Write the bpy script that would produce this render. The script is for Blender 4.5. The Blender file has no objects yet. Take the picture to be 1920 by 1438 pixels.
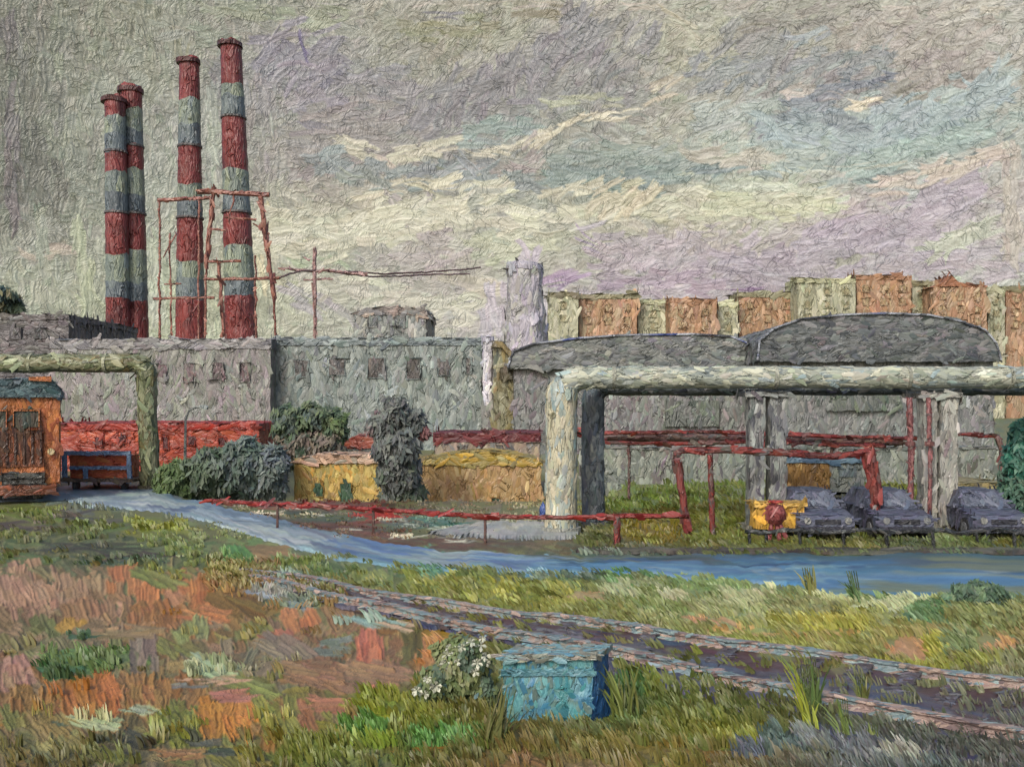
import bpy, bmesh, math, random
import numpy as np
from mathutils import Vector, noise as mnoise

random.seed(7)
RNG = np.random.default_rng(11)
scn = bpy.context.scene
COL = scn.collection

# ------------------------------------------------------------------ camera
F = 1844.0; HZ = 760.0; CAMH = 4.0           # focal length (photo px), horizon row, eye height
cd = bpy.data.cameras.new('camera'); cam = bpy.data.objects.new('camera', cd); COL.objects.link(cam)
cam.location = (0, 0, CAMH); cam.rotation_euler = (math.radians(90), 0, 0)
cd.sensor_width = 36; cd.lens = 36 * F / 1920; cd.shift_y = (HZ - 719) / 1920
cd.clip_start = .1; cd.clip_end = 6000
scn.camera = cam
# ------------------------------------------------------------------ light
SUN_EL, SUN_AZ = math.radians(38), math.radians(-154)     # sun behind the viewer's left shoulder
w = bpy.data.worlds.new('World'); scn.world = w; w.use_nodes = True
nt = w.node_tree; bg = nt.nodes['Background']
st = nt.nodes.new('ShaderNodeTexSky'); st.sky_type = 'NISHITA'; st.sun_disc = False
st.sun_elevation = SUN_EL; st.sun_rotation = SUN_AZ; st.air_density = 1.0; st.dust_density = 4.0; st.ozone_density = 1
nt.links.new(st.outputs[0], bg.inputs[0]); bg.inputs[1].default_value = .125
sd = bpy.data.lights.new('sun', 'SUN'); so = bpy.data.objects.new('sun', sd); COL.objects.link(so)
sd.energy = 1.3; sd.angle = math.radians(10); sd.color = (.97, 1, .95)
dirv = Vector((math.sin(SUN_AZ) * math.cos(SUN_EL), math.cos(SUN_AZ) * math.cos(SUN_EL), math.sin(SUN_EL)))
so.rotation_euler = dirv.to_track_quat('Z', 'Y').to_euler()
scn.view_settings.view_transform = 'Standard'; scn.view_settings.look = 'None'
scn.view_settings.exposure = .70; scn.view_settings.gamma = 1
GAIN = .80          # painted colour -> base colour
SKY_GAIN = 1.0

# ------------------------------------------------------------------ helpers
def lin(c):
    c = np.asarray(c, float) / 255.
    return np.where(c <= .04045, c / 12.92, ((c + .055) / 1.055) ** 2.4)
def X(px, Y): return (px - 960) / F * Y
def Z(py, Y): return CAMH - (py - HZ) / F * Y
def GY(py): return CAMH * F / (py - HZ)
def S(Y): return Y / F
def sm(a, b, x):
    t = np.clip((x - a) / (b - a), 0, 1); return t * t * (3 - 2 * t)
def hz(x, y):
    """terrain height"""
    x = np.asarray(x, float); y = np.asarray(y, float)
    d = -1.2 * sm(-15.5, -12.5, x) * (1 - sm(3.0, 6.5, x)) * sm(41, 45, y) * (1 - sm(68, 80, y))
    d = d + .05 * np.sin(x * 1.3 + y * .4) * np.sin(y * .9 - x * .3) * sm(30, 18, y)
    return d

def tag(o, label=None, cat=None, group=None, kind=None):
    if label: o['label'] = label
    if cat: o['category'] = cat
    if group: o['group'] = group
    if kind: o['kind'] = kind
    return o
def thing(name, loc, label, cat, group=None):
    o = bpy.data.objects.new(name, None); COL.objects.link(o); o.location = loc
    o.empty_display_size = .3
    return tag(o, label, cat, group)
def copy_tree(o, parent=None):
    c = o.copy(); COL.objects.link(c); c.parent = parent
    for ch in list(o.children): copy_tree(ch, c)
    return c

class N:
    """tiny node-graph helper"""
    def __init__(s, name):
        s.m = bpy.data.materials.new(name); s.m.use_nodes = True; s.t = s.m.node_tree
        s.b = s.t.nodes['Principled BSDF']
    def n(s, typ, ins=None, **kw):
        nd = s.t.nodes.new(typ)
        for k, v in kw.items(): setattr(nd, k, v)
        for k, v in (ins or {}).items():
            if isinstance(v, bpy.types.NodeSocket): s.t.links.new(v, nd.inputs[k])
            else: nd.inputs[k].default_value = v
        return nd
    def math(s, op, a, b=0., clamp=False):
        return s.n('ShaderNodeMath', {0: a, 1: b}, operation=op, use_clamp=clamp).outputs[0]
    def vm(s, op, a, b=(0, 0, 0)):
        return s.n('ShaderNodeVectorMath', {0: a, 1: b}, operation=op).outputs[0]

MATS = {}
PAL = {}
DABMAT = {}
def paint(cols, Y, axis='z', wdt=15, lng=42, rough=.45, bump=1., rot=.7, attr=False, bris=4., amp=.3, name='oil'):
    """thick strokes of paint on a real surface: dabs of a few colours with bristle relief.  Y = distance, sets the size of a stroke"""
    key = (tuple(map(tuple, cols)) if cols else None, round(Y, 2), axis, wdt, lng, rough, bump, rot, attr, bris, amp)
    if key in MATS: return MATS[key]
    g = N(name); s = S(Y)
    pos = g.n('ShaderNodeNewGeometry').outputs['Position']
    p = g.vm('SCALE', pos); p.node.inputs['Scale'].default_value = 1 / s
    nz = g.n('ShaderNodeTexNoise', {'Vector': p, 'Scale': 1 / 38., 'Detail': 2.}).outputs['Color']
    wv = g.vm('SUBTRACT', nz, (.5, .5, .5)); wv = g.vm('SCALE', wv); wv.node.inputs['Scale'].default_value = 16
    pw = g.vm('ADD', p, wv)
    k = {'z': (1 / wdt, 1 / wdt, 1 / lng), 'x': (1 / lng, 1 / wdt, 1 / wdt), 'y': (1 / wdt, 1 / lng, 1 / wdt)}[axis]
    pv = g.vm('MULTIPLY', pw, k)
    vo = g.n('ShaderNodeTexVoronoi', {'Vector': pv, 'Scale': 1., 'Randomness': 1.})
    cell = g.n('ShaderNodeSeparateColor', {0: vo.outputs['Color']})
    ang = g.math('MULTIPLY', g.math('SUBTRACT', cell.outputs[1], .5), rot * 2)
    axv = {'z': (0, 1, 0), 'x': (0, 1, 0), 'y': (0, 0, 1)}[axis]
    pr = g.n('ShaderNodeVectorRotate', {'Vector': pw, 'Axis': axv, 'Angle': ang}, rotation_type='AXIS_ANGLE').outputs[0]
    kb = {'z': (1 / bris, 1 / bris, 1 / (bris * 14)), 'x': (1 / (bris * 14), 1 / bris, 1 / bris), 'y': (1 / bris, 1 / (bris * 14), 1 / bris)}[axis]
    br = g.n('ShaderNodeTexNoise', {'Vector': g.vm('MULTIPLY', pr, kb), 'Scale': 1., 'Detail': 2., 'Roughness': .6}).outputs[0]
    if attr:
        c = g.n('ShaderNodeVertexColor', layer_name='Col').outputs[0]
    else:
        bn = g.n('ShaderNodeTexNoise', {'Vector': p, 'Scale': 1 / 75., 'Detail': 1.}).outputs[0]
        bn = g.n('ShaderNodeMapRange', {0: bn, 1: .3, 2: .7}).outputs[0]
        f = g.math('ADD', g.math('MULTIPLY', cell.outputs[0], .55), g.math('MULTIPLY', bn, .45))
        f = g.math('ADD', f, g.math('MULTIPLY', g.math('SUBTRACT', br, .5), .35), True)
        rp = g.n('ShaderNodeValToRGB', {0: f}); cr = rp.color_ramp; nC = len(cols)
        cr.interpolation = 'LINEAR'
        while len(cr.elements) < nC: cr.elements.new(.5)
        for i, cc in enumerate(cols):
            cr.elements[i].position = .12 + .76 * i / max(1, nC - 1)
            L = lin(cc) * GAIN; cr.elements[i].color = (*L, 1)
        c = rp.outputs[0]
    val = g.math('ADD', g.math('MULTIPLY', g.math('SUBTRACT', br, .5), amp * 2), 1.)
    val = g.math('MULTIPLY', val, g.math('ADD', g.math('MULTIPLY', cell.outputs[2], .2), .9))
    c2 = g.vm('SCALE', c); g.t.links.new(val, c2.node.inputs['Scale'])
    g.t.links.new(c2, g.b.inputs['Base Color'])
    ve = g.n('ShaderNodeTexVoronoi', {'Vector': g.vm('MULTIPLY', pr, tuple(q * 1.35 for q in k)), 'Scale': 1., 'Randomness': 1.}, feature='DISTANCE_TO_EDGE')
    rd = g.n('ShaderNodeMapRange', {0: ve.outputs['Distance'], 1: .0, 2: .10, 3: 1., 4: 0.}, interpolation_type='SMOOTHSTEP').outputs[0]
    on = g.n('ShaderNodeMapRange', {0: g.n('ShaderNodeTexNoise', {'Vector': p, 'Scale': 1 / 22., 'Detail': 1.}).outputs[0], 1: .46, 2: .62}).outputs[0]
    h = g.math('ADD', g.math('MULTIPLY', br, .62), g.math('MULTIPLY', g.math('MULTIPLY', rd, on), .55))
    h = g.math('SUBTRACT', h, g.math('MULTIPLY', vo.outputs['Distance'], .3))
    bp = g.n('ShaderNodeBump', {'Height': h, 'Strength': min(1, .9 * bump), 'Distance': s * 7.5 * bump})
    g.t.links.new(bp.outputs[0], g.b.inputs['Normal'])
    g.b.inputs['Roughness'].default_value = rough
    g.b.inputs['Specular IOR Level'].default_value = .45
    MATS[key] = g.m
    if cols: PAL[g.m.name] = (np.array(cols, float), axis, rot)
    return g.m

def link_mesh(name, me, mat, parent=None, smooth=False):
    mats = mat if isinstance(mat, (list, tuple)) else [mat]
    for m in mats: me.materials.append(m)
    o = bpy.data.objects.new(name, me); COL.objects.link(o)
    if parent: o.parent = parent
    if smooth: me.shade_smooth()
    return o

def add_dabs(me, mats, Y, seed, dens=1., size=1.):
    """covers a mesh with short domed strokes of thick paint lying on its faces (part of the same mesh)"""
    rng = np.random.default_rng(seed); s = S(Y)
    me.calc_loop_triangles(); nt_ = len(me.loop_triangles); nv = len(me.vertices)
    tri = np.empty(nt_ * 3, np.int32); me.loop_triangles.foreach_get('vertices', tri); tri = tri.reshape(-1, 3)
    mi = np.empty(nt_, np.int32); me.loop_triangles.foreach_get('material_index', mi)
    co = np.empty(nv * 3); me.vertices.foreach_get('co', co); co = co.reshape(-1, 3)
    A, B, Cc = co[tri[:, 0]], co[tri[:, 1]], co[tri[:, 2]]
    nn = np.cross(B - A, Cc - A); ar = np.linalg.norm(nn, axis=1) / 2; nn = nn / (2 * ar[:, None] + 1e-12)
    wgt = ar * (nn[:, 1] < .35) * (nn[:, 2] > -.8)
    tot = wgt.sum()
    if tot <= 0: return None
    dims = np.sort(np.ptp(co, axis=0) / s); m = dims[1]
    wpx = float(np.clip(m * .34, 2.2, 10.)) * size; lpx = wpx * 2.5
    n = int(min(5000, tot / s / s / (wpx * lpx) * 1.25 * dens))
    if n < 1: return None
    t = rng.choice(nt_, n, p=wgt / tot); r1_, r2_ = rng.random((2, n)); fl = r1_ + r2_ > 1; r1_[fl] = 1 - r1_[fl]; r2_[fl] = 1 - r2_[fl]
    P = A[t] + (B[t] - A[t]) * r1_[:, None] + (Cc[t] - A[t]) * r2_[:, None]; Nn = nn[t]
    pal, axis, rot = PAL[mats[0].name]
    ax = {'z': (0, 0, 1.), 'x': (1., 0, 0), 'y': (0, 1., 0)}[axis]
    D = np.array(ax) - Nn * (Nn @ np.array(ax))[:, None]; L = np.linalg.norm(D, axis=1)
    bad = L < .25; D[bad] = np.cross(Nn[bad], np.array([0, 1., .2])); D /= np.linalg.norm(D, axis=1)[:, None] + 1e-9
    T = np.cross(Nn, D); a = rng.normal(0, .22 + rot * .35, n)[:, None]
    D, T = D * np.cos(a) + T * np.sin(a), T * np.cos(a) - D * np.sin(a)
    w_ = wpx * s * rng.uniform(.6, 1.25, n); l_ = lpx * s * rng.uniform(.55, 1.3, n); hh = min(.95, wpx * .16) * s
    tilt = rng.normal(0, .07, (n, 1))
    G = np.empty((n, 9, 3)); bend = rng.normal(0, .12, n)
    for i, (u, ww) in enumerate(((-.5, .62), (0, 1.), (.5, .5))):
        rag = ww * rng.uniform(.7, 1.2, n)
        for j, v in enumerate((-.5, 0, .5)):
            off = (s * .2 + hh * (1. if j == 1 else 0) * (.6 if i != 1 else 1.))
            uu = u + (rng.uniform(-.12, .12, n) if i != 1 else 0)
            G[:, i * 3 + j] = P + D * (l_ * uu)[:, None] + T * (w_ * (v * rag + bend * (u * 2) ** 2))[:, None] + Nn * (off + w_[:, None] * v * tilt)
    Fq = (np.arange(n)[:, None, None] * 9 + np.array([[0, 1, 4, 3], [1, 2, 5, 4], [3, 4, 7, 6], [4, 5, 8, 7]])[None]).reshape(-1, 4)
    # colours: the palette of the face it lies on, neighbouring strokes share colour
    ck = np.floor(P / (s * 26)); hsh = np.abs(np.sin(ck @ np.array([12.98, 78.2, 37.7]))) * 43758.5; hsh -= np.floor(hsh)
    cl = np.empty((n, 3)); pick = np.clip(hsh * .6 + rng.random(n) * .45, 0, .999)
    for k, mt in enumerate(mats):
        sel = mi[t] == k; pk = PAL[mt.name][0]; cl[sel] = pk[(pick[sel] * len(pk)).astype(int)]
    f = rng.normal(1, .05, n); q = rng.random(n); f[q < .08] *= 1.14; f[q > .94] *= .84
    cl = np.clip(cl * f[:, None] + rng.normal(0, 2.2, (n, 3)), 6, 250)
    return G.reshape(-1, 3), Fq, np.repeat(lin(cl) * GAIN, 9, 0)

class MB:
    """collects shapes in world coordinates, then builds ONE mesh"""
    def __init__(s): s.v = []; s.f = []; s.mi = []
    def add(s, v, f, mi=0):
        b = len(s.v); s.v += [tuple(p) for p in v]; s.f += [tuple(b + i for i in q) for q in f]; s.mi += [mi] * len(f); return s
    def box(s, x0, x1, y0, y1, z0, z1, mi=0):
        v = [(x0, y0, z0), (x1, y0, z0), (x1, y1, z0), (x0, y1, z0), (x0, y0, z1), (x1, y0, z1), (x1, y1, z1), (x0, y1, z1)]
        return s.add(v, [(0, 1, 5, 4), (1, 2, 6, 5), (2, 3, 7, 6), (3, 0, 4, 7), (4, 5, 6, 7), (3, 2, 1, 0)], mi)
    def prism(s, pts, y0, y1, mi=0):
        """polygon in x,z extruded in y"""
        n = len(pts)
        v = [(x, y0, z) for x, z in pts] + [(x, y1, z) for x, z in pts]
        f = [tuple(range(n)), tuple(range(2 * n - 1, n - 1, -1))] + [(i, i + n, (i + 1) % n + n, (i + 1) % n) for i in range(n)]
        return s.add(v, f, mi)
    def prismx(s, pts, x0, x1, mi=0):
        n = len(pts)
        v = [(x0, y, z) for y, z in pts] + [(x1, y, z) for y, z in pts]
        f = [tuple(range(n)), tuple(range(2 * n - 1, n - 1, -1))] + [(i, i + n, (i + 1) % n + n, (i + 1) % n) for i in range(n)]
        return s.add(v, f, mi)
    def tube(s, pts, r, seg=12, cap=True, mi=0):
        pts = [Vector(p) for p in pts]; n = len(pts); rs = r if isinstance(r, (list, tuple)) else [r] * n
        V = []; prev = None
        for i, p in enumerate(pts):
            d = (pts[min(i + 1, n - 1)] - pts[max(i - 1, 0)]).normalized()
            if prev is None:
                a = d.cross(Vector((0, 1, 0)));
                if a.length < .1: a = d.cross(Vector((1, 0, 0)))
                a.normalize()
            else:
                a = (prev - d * prev.dot(d)).normalized()
            prev = a; b = d.cross(a)
            for k in range(seg):
                t = 2 * math.pi * k / seg
                V.append(p + (a * math.cos(t) + b * math.sin(t)) * rs[i])
        Fc = []
        for i in range(n - 1):
            for k in range(seg):
                Fc.append((i * seg + k, i * seg + (k + 1) % seg, (i + 1) * seg + (k + 1) % seg, (i + 1) * seg + k))
        if cap: Fc += [tuple(range(seg - 1, -1, -1)), tuple(range((n - 1) * seg, n * seg))]
        return s.add(V, Fc, mi)
    def bar(s, a, b, t, mi=0): return s.tube([a, b], t, 4, True, mi)
    def build(s, name, mat, parent=None, Y=None, step=14, wob=2.2, smooth=False, label=None, dabs=1.):
        me = bpy.data.meshes.new(name); me.from_pydata(s.v, [], s.f); me.update()
        me.polygons.foreach_set('material_index', s.mi)
        if Y:
            L = step * S(Y)
            bm = bmesh.new(); bm.from_mesh(me)
            for _ in range(7):
                es = [e for e in bm.edges if e.calc_length() > L * 1.5]
                if not es or len(bm.verts) > 60000: break
                bmesh.ops.subdivide_edges(bm, edges=es, cuts=1, use_grid_fill=True)
            big = [f for f in bm.faces if len(f.verts) > 4]
            if big: bmesh.ops.triangulate(bm, faces=big)
            bmesh.ops.recalc_face_normals(bm, faces=bm.faces)
            a = wob * S(Y); k = 1 / (26 * S(Y))
            for v in bm.verts:
                q = v.co * k
                v.co += mnoise.noise_vector(q) * a + mnoise.noise_vector(q * 2.7) * a * .45
            bm.to_mesh(me); bm.free(); me.update()
            if dabs > 0:
                ml = mat if isinstance(mat, (list, tuple)) else [mat]
                d = add_dabs(me, ml, Y, int(abs(me.vertices[0].co.x * 131 + me.vertices[0].co.z * 977)) + len(me.vertices), dabs)
                if d is not None:
                    G, Fq, cl = d; nv = len(me.vertices); npg = len(me.polygons)
                    vb = np.empty(nv * 3); me.vertices.foreach_get('co', vb)
                    me2 = bpy.data.meshes.new(name)
                    pl = [tuple(p.vertices) for p in me.polygons]; mi_ = [p.material_index for p in me.polygons]
                    me2.vertices.add(nv + len(G)); me2.vertices.foreach_set('co', np.concatenate([vb, G.ravel()]).astype(np.float32))
                    loops = [i for f in pl for i in f]; tot_ = [len(f) for f in pl]
                    lv = np.concatenate([np.array(loops, np.int32), (Fq + nv).ravel().astype(np.int32)])
                    lt = np.concatenate([np.array(tot_), np.full(len(Fq), 4)]); ls = np.concatenate([[0], np.cumsum(lt)[:-1]]).astype(np.int32)
                    me2.loops.add(len(lv)); me2.loops.foreach_set('vertex_index', lv)
                    me2.polygons.add(len(lt)); me2.polygons.foreach_set('loop_start', ls)
                    me2.update(calc_edges=True)
                    me2.polygons.foreach_set('material_index', np.concatenate([np.array(mi_), np.full(len(Fq), len(ml))]).astype(np.int32))
                    me2.polygons.foreach_set('use_smooth', np.concatenate([np.full(npg, smooth), np.full(len(Fq), True)]).astype(bool))
                    at = me2.color_attributes.new('Col', 'FLOAT_COLOR', 'POINT'); ca = np.ones((nv + len(G), 4), np.float32); ca[nv:, :3] = cl; at.data.foreach_set('color', ca.ravel())
                    bpy.data.meshes.remove(me); me = me2; smooth = False
                    ax_ = PAL[ml[0].name][1]
                    mat = list(ml) + [paint(None, Y, axis=ax_, attr=True, bump=.55, amp=.12, rough=.42, name='stroke')]
        else:
            bm = bmesh.new(); bm.from_mesh(me); bmesh.ops.recalc_face_normals(bm, faces=bm.faces); bm.to_mesh(me); bm.free()
        if parent:
            off = -np.array(parent.location); co = np.empty(len(me.vertices) * 3); me.vertices.foreach_get('co', co)
            co = (co.reshape(-1, 3) + off).ravel(); me.vertices.foreach_set('co', co)
        me.update()
        o = link_mesh(name, me, mat, parent, smooth)
        if label: o['label'] = label
        return o

def np_mesh(name, V, Fq, cols=None, smooth=False):
    """fast mesh from numpy: V (n,3), Fq (m,4) or (m,3)"""
    me = bpy.data.meshes.new(name); k = Fq.shape[1]
    me.vertices.add(len(V)); me.vertices.foreach_set('co', np.ascontiguousarray(V, dtype=np.float32).ravel())
    me.loops.add(Fq.size); me.loops.foreach_set('vertex_index', np.ascontiguousarray(Fq, dtype=np.int32).ravel())
    me.polygons.add(len(Fq)); me.polygons.foreach_set('loop_start', np.arange(0, Fq.size, k, dtype=np.int32))
    me.update(calc_edges=True); me.validate()
    if cols is not None:
        a = me.color_attributes.new('Col', 'FLOAT_COLOR', 'POINT')
        c = np.ones((len(V), 4), np.float32); c[:, :3] = cols; a.data.foreach_set('color', c.ravel())
    if smooth: me.shade_smooth()
    return me
def grid_faces(nr, nc):
    i = np.arange((nr - 1) * nc).reshape(nr - 1, nc)[:, :-1].ravel()
    return np.stack([i, i + 1, i + nc + 1, i + nc], 1)

# ------------------------------------------------------------------ brush engine (colour + relief on a grid)
def stamp(C, H, cx, cy, ang, L, W, col, curv=0., hgt=1., dry=.25, rng=RNG):
    R = int(L / 2 + W) + 2; nr, nc = H.shape
    x0, x1 = max(0, int(cx) - R), min(nc, int(cx) + R + 1); y0, y1 = max(0, int(cy) - R), min(nr, int(cy) + R + 1)
    if x0 >= x1 or y0 >= y1: return
    dx = np.arange(x0, x1)[None, :] - cx; dy = np.arange(y0, y1)[:, None] - cy
    ca, sa = math.cos(ang), math.sin(ang)
    s = dx * ca + dy * sa; t = -dx * sa + dy * ca
    t = t - curv * (s * s) / L + W * .045 * np.sin(s * .3 + cx)
    n = max(4, int(W / 1.5)); prof = rng.normal(0, 1, n + 2)
    u = np.clip((t / W + .5) * n, 0, n + .999); iu = u.astype(int); fu = u - iu
    pr = prof[iu] * (1 - fu) + prof[np.minimum(iu + 1, n + 1)] * fu
    a = np.clip((W / 2 - np.abs(t)) / 1.2, 0, 1) * np.clip((L / 2 * (1 + .14 * pr) - np.abs(s)) / 2.0, 0, 1)
    a = a * (1 - dry * np.clip(-pr * .5 + s / L, 0, 1))
    e = np.abs(t) / (W / 2)
    hh = hgt * (.45 + .28 * pr + .45 * np.clip((e - .65) * 3, 0, 1) + .5 * np.clip(s / L * 4 - 1.4, 0, 1))
    a3 = a[..., None]; cc = np.clip(col * (1 + .05 * pr[..., None]), 4, 252)
    C[y0:y1, x0:x1] = C[y0:y1, x0:x1] * (1 - a3) + cc * a3
    H[y0:y1, x0:x1] = H[y0:y1, x0:x1] * (1 - a * .75) + hh * a

def bilerp(tab, xs, ys, x, y):
    x = min(max(x, xs[0]), xs[-1] - 1e-3); y = min(max(y, ys[0]), ys[-1] - 1e-3)
    i = int(np.searchsorted(xs, x, 'right') - 1); j = int(np.searchsorted(ys, y, 'right') - 1)
    i = min(i, len(xs) - 2); j = min(j, len(ys) - 2)
    fx = (x - xs[i]) / (xs[i + 1] - xs[i]); fy = (y - ys[j]) / (ys[j + 1] - ys[j])
    return (tab[j, i] * (1 - fx) + tab[j, i + 1] * fx) * (1 - fy) + (tab[j + 1, i] * (1 - fx) + tab[j + 1, i + 1] * fx) * fy
def mute(c, k=.2):
    g = (c @ np.array([.3, .55, .15]))[..., None]
    return c + (g * np.array([1.02, 1.0, .82]) - c) * k
def jit(c, a=7, b=5, rng=RNG): return np.clip(c + rng.normal(0, a) + rng.normal(0, b * .6, 3), 8, 250)

# ================================================================== SKY
def build_sky():
    xs = np.arange(13) * 160.; ys = np.arange(9) * 80.
    T = np.array([
     [(135,135,122),(138,140,120),(140,145,125),(150,152,138),(150,152,130),(160,158,145),(148,146,126),(165,162,150),(160,162,148),(145,145,132),(155,155,142),(160,160,150),(155,158,150)],
     [(125,128,115),(140,145,125),(148,152,132),(150,150,142),(150,150,145),(150,150,128),(155,155,138),(135,133,135),(165,165,140),(150,152,140),(150,146,138),(160,155,145),(165,165,158)],
     [(128,132,118),(150,155,138),(155,158,142),(145,142,150),(140,138,145),(145,146,134),(142,140,140),(128,128,132),(150,150,138),(145,145,142),(140,135,138),(150,142,138),(160,165,158)],
     [(130,134,118),(150,155,140),(155,162,148),(150,150,142),(148,144,142),(145,142,140),(140,150,146),(148,150,140),(165,168,150),(150,168,165),(150,160,158),(150,158,155),(150,168,162)],
     [(118,122,110),(140,145,130),(155,160,148),(150,148,142),(160,152,148),(150,150,142),(152,150,140),(135,150,144),(132,150,146),(165,175,155),(165,175,165),(165,180,172),(170,162,158)],
     [(125,128,115),(150,155,138),(165,172,155),(170,172,150),(175,172,150),(180,178,155),(155,162,150),(165,168,145),(185,180,150),(175,178,155),(175,165,165),(160,150,165),(175,170,165)],
     [(165,168,150),(160,165,145),(170,178,155),(185,185,155),(160,165,150),(170,160,160),(175,178,155),(170,170,155),(165,155,165),(162,150,165),(160,152,165),(165,155,170),(175,178,165)],
     [(165,172,150),(165,172,145),(175,185,150),(175,180,150),(170,172,155),(175,172,160),(168,162,168),(165,160,165),(165,155,165),(158,148,160),(165,165,160),(170,175,165),(165,175,165)],
     [(165,172,150),(165,172,145),(180,188,155),(178,182,155),(172,174,158),(178,180,160),(175,170,172),(170,165,165),(168,160,165),(165,155,160),(170,170,160),(170,175,165),(168,175,165)]], float)
    u0, u1, v0, v1, stp = -420, 2340, -90, 800, 1.6
    nc = int((u1 - u0) / stp); nr = int((v1 - v0) / stp)
    C = np.zeros((nr, nc, 3)); H = np.zeros((nr, nc))
    C[:] = (155, 155, 142)
    rng = np.random.default_rng(5)
    def fold(x): return -x * .6 if x < 0 else (1920 - (x - 1920) * .6 if x > 1920 else x)
    def direction(x, y):
        if x < 540: return math.radians(90 + rng.normal(0, 16)) if rng.random() < .72 else math.radians(rng.uniform(-30, 30))
        if 700 < x < 1250 and y < 190: return math.radians(rng.normal(-48, 22))
        if x > 1250: return math.radians(rng.normal(-20, 20))
        return math.radians(rng.normal(-6, 26))
    n = 9500
    for i in range(n):
        x = rng.uniform(u0, u1); y = rng.uniform(v0, v1)
        q = bilerp(T, xs, ys, fold(x) + rng.normal(0, 22), y + rng.normal(0, 14))
        big = 1.5 if i < n * .3 else (1. if i < n * .75 else .62)
        stamp(C, H, (x - u0) / stp, (y - v0) / stp, direction(x, y), rng.uniform(17, 38) * big, rng.uniform(8, 17) * big,
              jit(q, 4.5, 3.2, rng), rng.normal(0, .25), rng.uniform(.6, 1.2), .3, rng)
    # cloud shapes: (polyline, width, colour, strokes)
    def run(pts, wd, col, dens=1., ang=None, aj=9, j=5, wl=1.):
        pts = [np.array(p, float) for p in pts]
        for a, b in zip(pts[:-1], pts[1:]):
            L = np.linalg.norm(b - a); k = int(max(2, L * wd / 420. * dens)) + 1
            for _ in range(k):
                p = a + (b - a) * rng.random() + rng.normal(0, wd * .27, 2) * np.array([.6, 1])
                an = math.atan2(*(b - a)[::-1]) if ang is None else math.radians(ang)
                ww = min(wd * .5, 20) / stp * rng.uniform(.5, 1.)
                stamp(C, H, (p[0] - u0) / stp, (p[1] - v0) / stp, an + math.radians(rng.normal(0, aj)), rng.uniform(18, 42) * wl, ww,
                      jit(np.array(col, float), j, j * .6, rng), rng.normal(0, .3), rng.uniform(.7, 1.35), .3, rng)
    run([(0, 250), (90, 330)], 150, (118, 120, 110), 1, 90)
    run([(40, 60), (70, 210)], 90, (128, 130, 117), .8, 95); run([(15, 30), (25, 420)], 40, (125, 120, 120), .7, 90)
    run([(60, 470), (140, 455)], 30, (182, 168, 152)); run([(60, 410), (90, 520)], 60, (165, 172, 152), .6, 85)
    run([(150, 420), (170, 620)], 40, (176, 184, 150), .9, 90); run([(300, 240), (300, 400)], 50, (158, 164, 150), .9, 90)
    run([(285, 470), (300, 610)], 44, (180, 188, 165), 1, 90); run([(400, 200), (395, 340)], 44, (160, 168, 152), 1, 90)
    run([(500, 400), (490, 560)], 30, (202, 192, 150), .7, 80); run([(540, 480), (640, 500)], 26, (168, 184, 150), .8, 10)
    run([(540, 540), (640, 590)], 44, (168, 165, 165)); run([(320, 60), (350, 110)], 26, (150, 150, 125), .6, 90)
    run([(400, 20), (640, 40)], 40, (150, 158, 132)); run([(300, 60), (420, 60)], 40, (145, 152, 135), .8)
    run([(480, 90), (620, 130), (590, 200)], 100, (142, 138, 150), 1.2, -30, 25); run([(560, 72), (572, 100)], 16, (108, 98, 140), .8, 70)
    run([(560, 230), (760, 210)], 80, (150, 145, 143), 1, -8); run([(640, 150), (780, 160)], 60, (140, 138, 142), 1)
    run([(760, 60), (920, 60)], 46, (142, 142, 112), 1); run([(780, 22), (860, 26)], 18, (118, 118, 128), 1); run([(960, 30), (1080, 26)], 26, (136, 130, 106), 1)
    run([(790, 8), (1060, 10)], 14, (182, 172, 158), 1); run([(1120, 6), (1240, 10)], 16, (188, 178, 162), 1); run([(440, 8), (640, 8)], 10, (170, 165, 160), .8)
    run([(760, 215), (900, 180), (1010, 130), (1080, 60)], 90, (134, 132, 138), 1.6, -52, 18); run([(1100, 40), (1130, 120)], 90, (130, 130, 134), 1.4, -55)
    run([(1190, 60), (1240, 90)], 44, (134, 134, 138), 1, -50); run([(1240, 25), (1300, 60)], 30, (172, 170, 145), 1)
    run([(1260, 150), (1200, 190)], 30, (182, 172, 150), 1, -20); run([(1030, 190), (1170, 180)], 26, (165, 168, 142), 1)
    run([(650, 272), (715, 305), (790, 282), (858, 262)], 30, (192, 188, 164), 2., None, 9, 4); run([(690, 285), (740, 318)], 16, (188, 172, 160), 1.2)
    run([(885, 280), (955, 278), (1018, 244)], 20, (192, 186, 164), 2., None, 9, 4); run([(880, 245), (990, 235)], 40, (138, 158, 154), 1.6)
    run([(990, 270), (1010, 320)], 30, (158, 148, 146), 1.2, -50); run([(1000, 270), (1090, 222), (1190, 212)], 22, (200, 192, 166), 1.6)
    run([(860, 320), (1000, 320)], 34, (158, 148, 146), 1); run([(790, 335), (900, 345)], 36, (146, 150, 138), 1)
    run([(1010, 330), (1130, 345), (1270, 325)], 46, (126, 146, 142), 2); run([(1040, 295), (1230, 290)], 34, (136, 152, 146), 1.4)
    run([(600, 310), (900, 330), (1000, 350)], 40, (136, 146, 148), 1.3, -6, 18); run([(1300, 130), (1500, 130), (1660, 110)], 60, (134, 142, 146), 1.1, -25, 20); run([(640, 340), (740, 350)], 36, (140, 148, 142), 1); run([(660, 380), (760, 340), (850, 350)], 20, (192, 186, 158), 1.4)
    run([(740, 400), (830, 440)], 80, (170, 160, 158), 1.5, 20, 30); run([(730, 480), (880, 480)], 24, (176, 166, 166), 1.4, 0)
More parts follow.
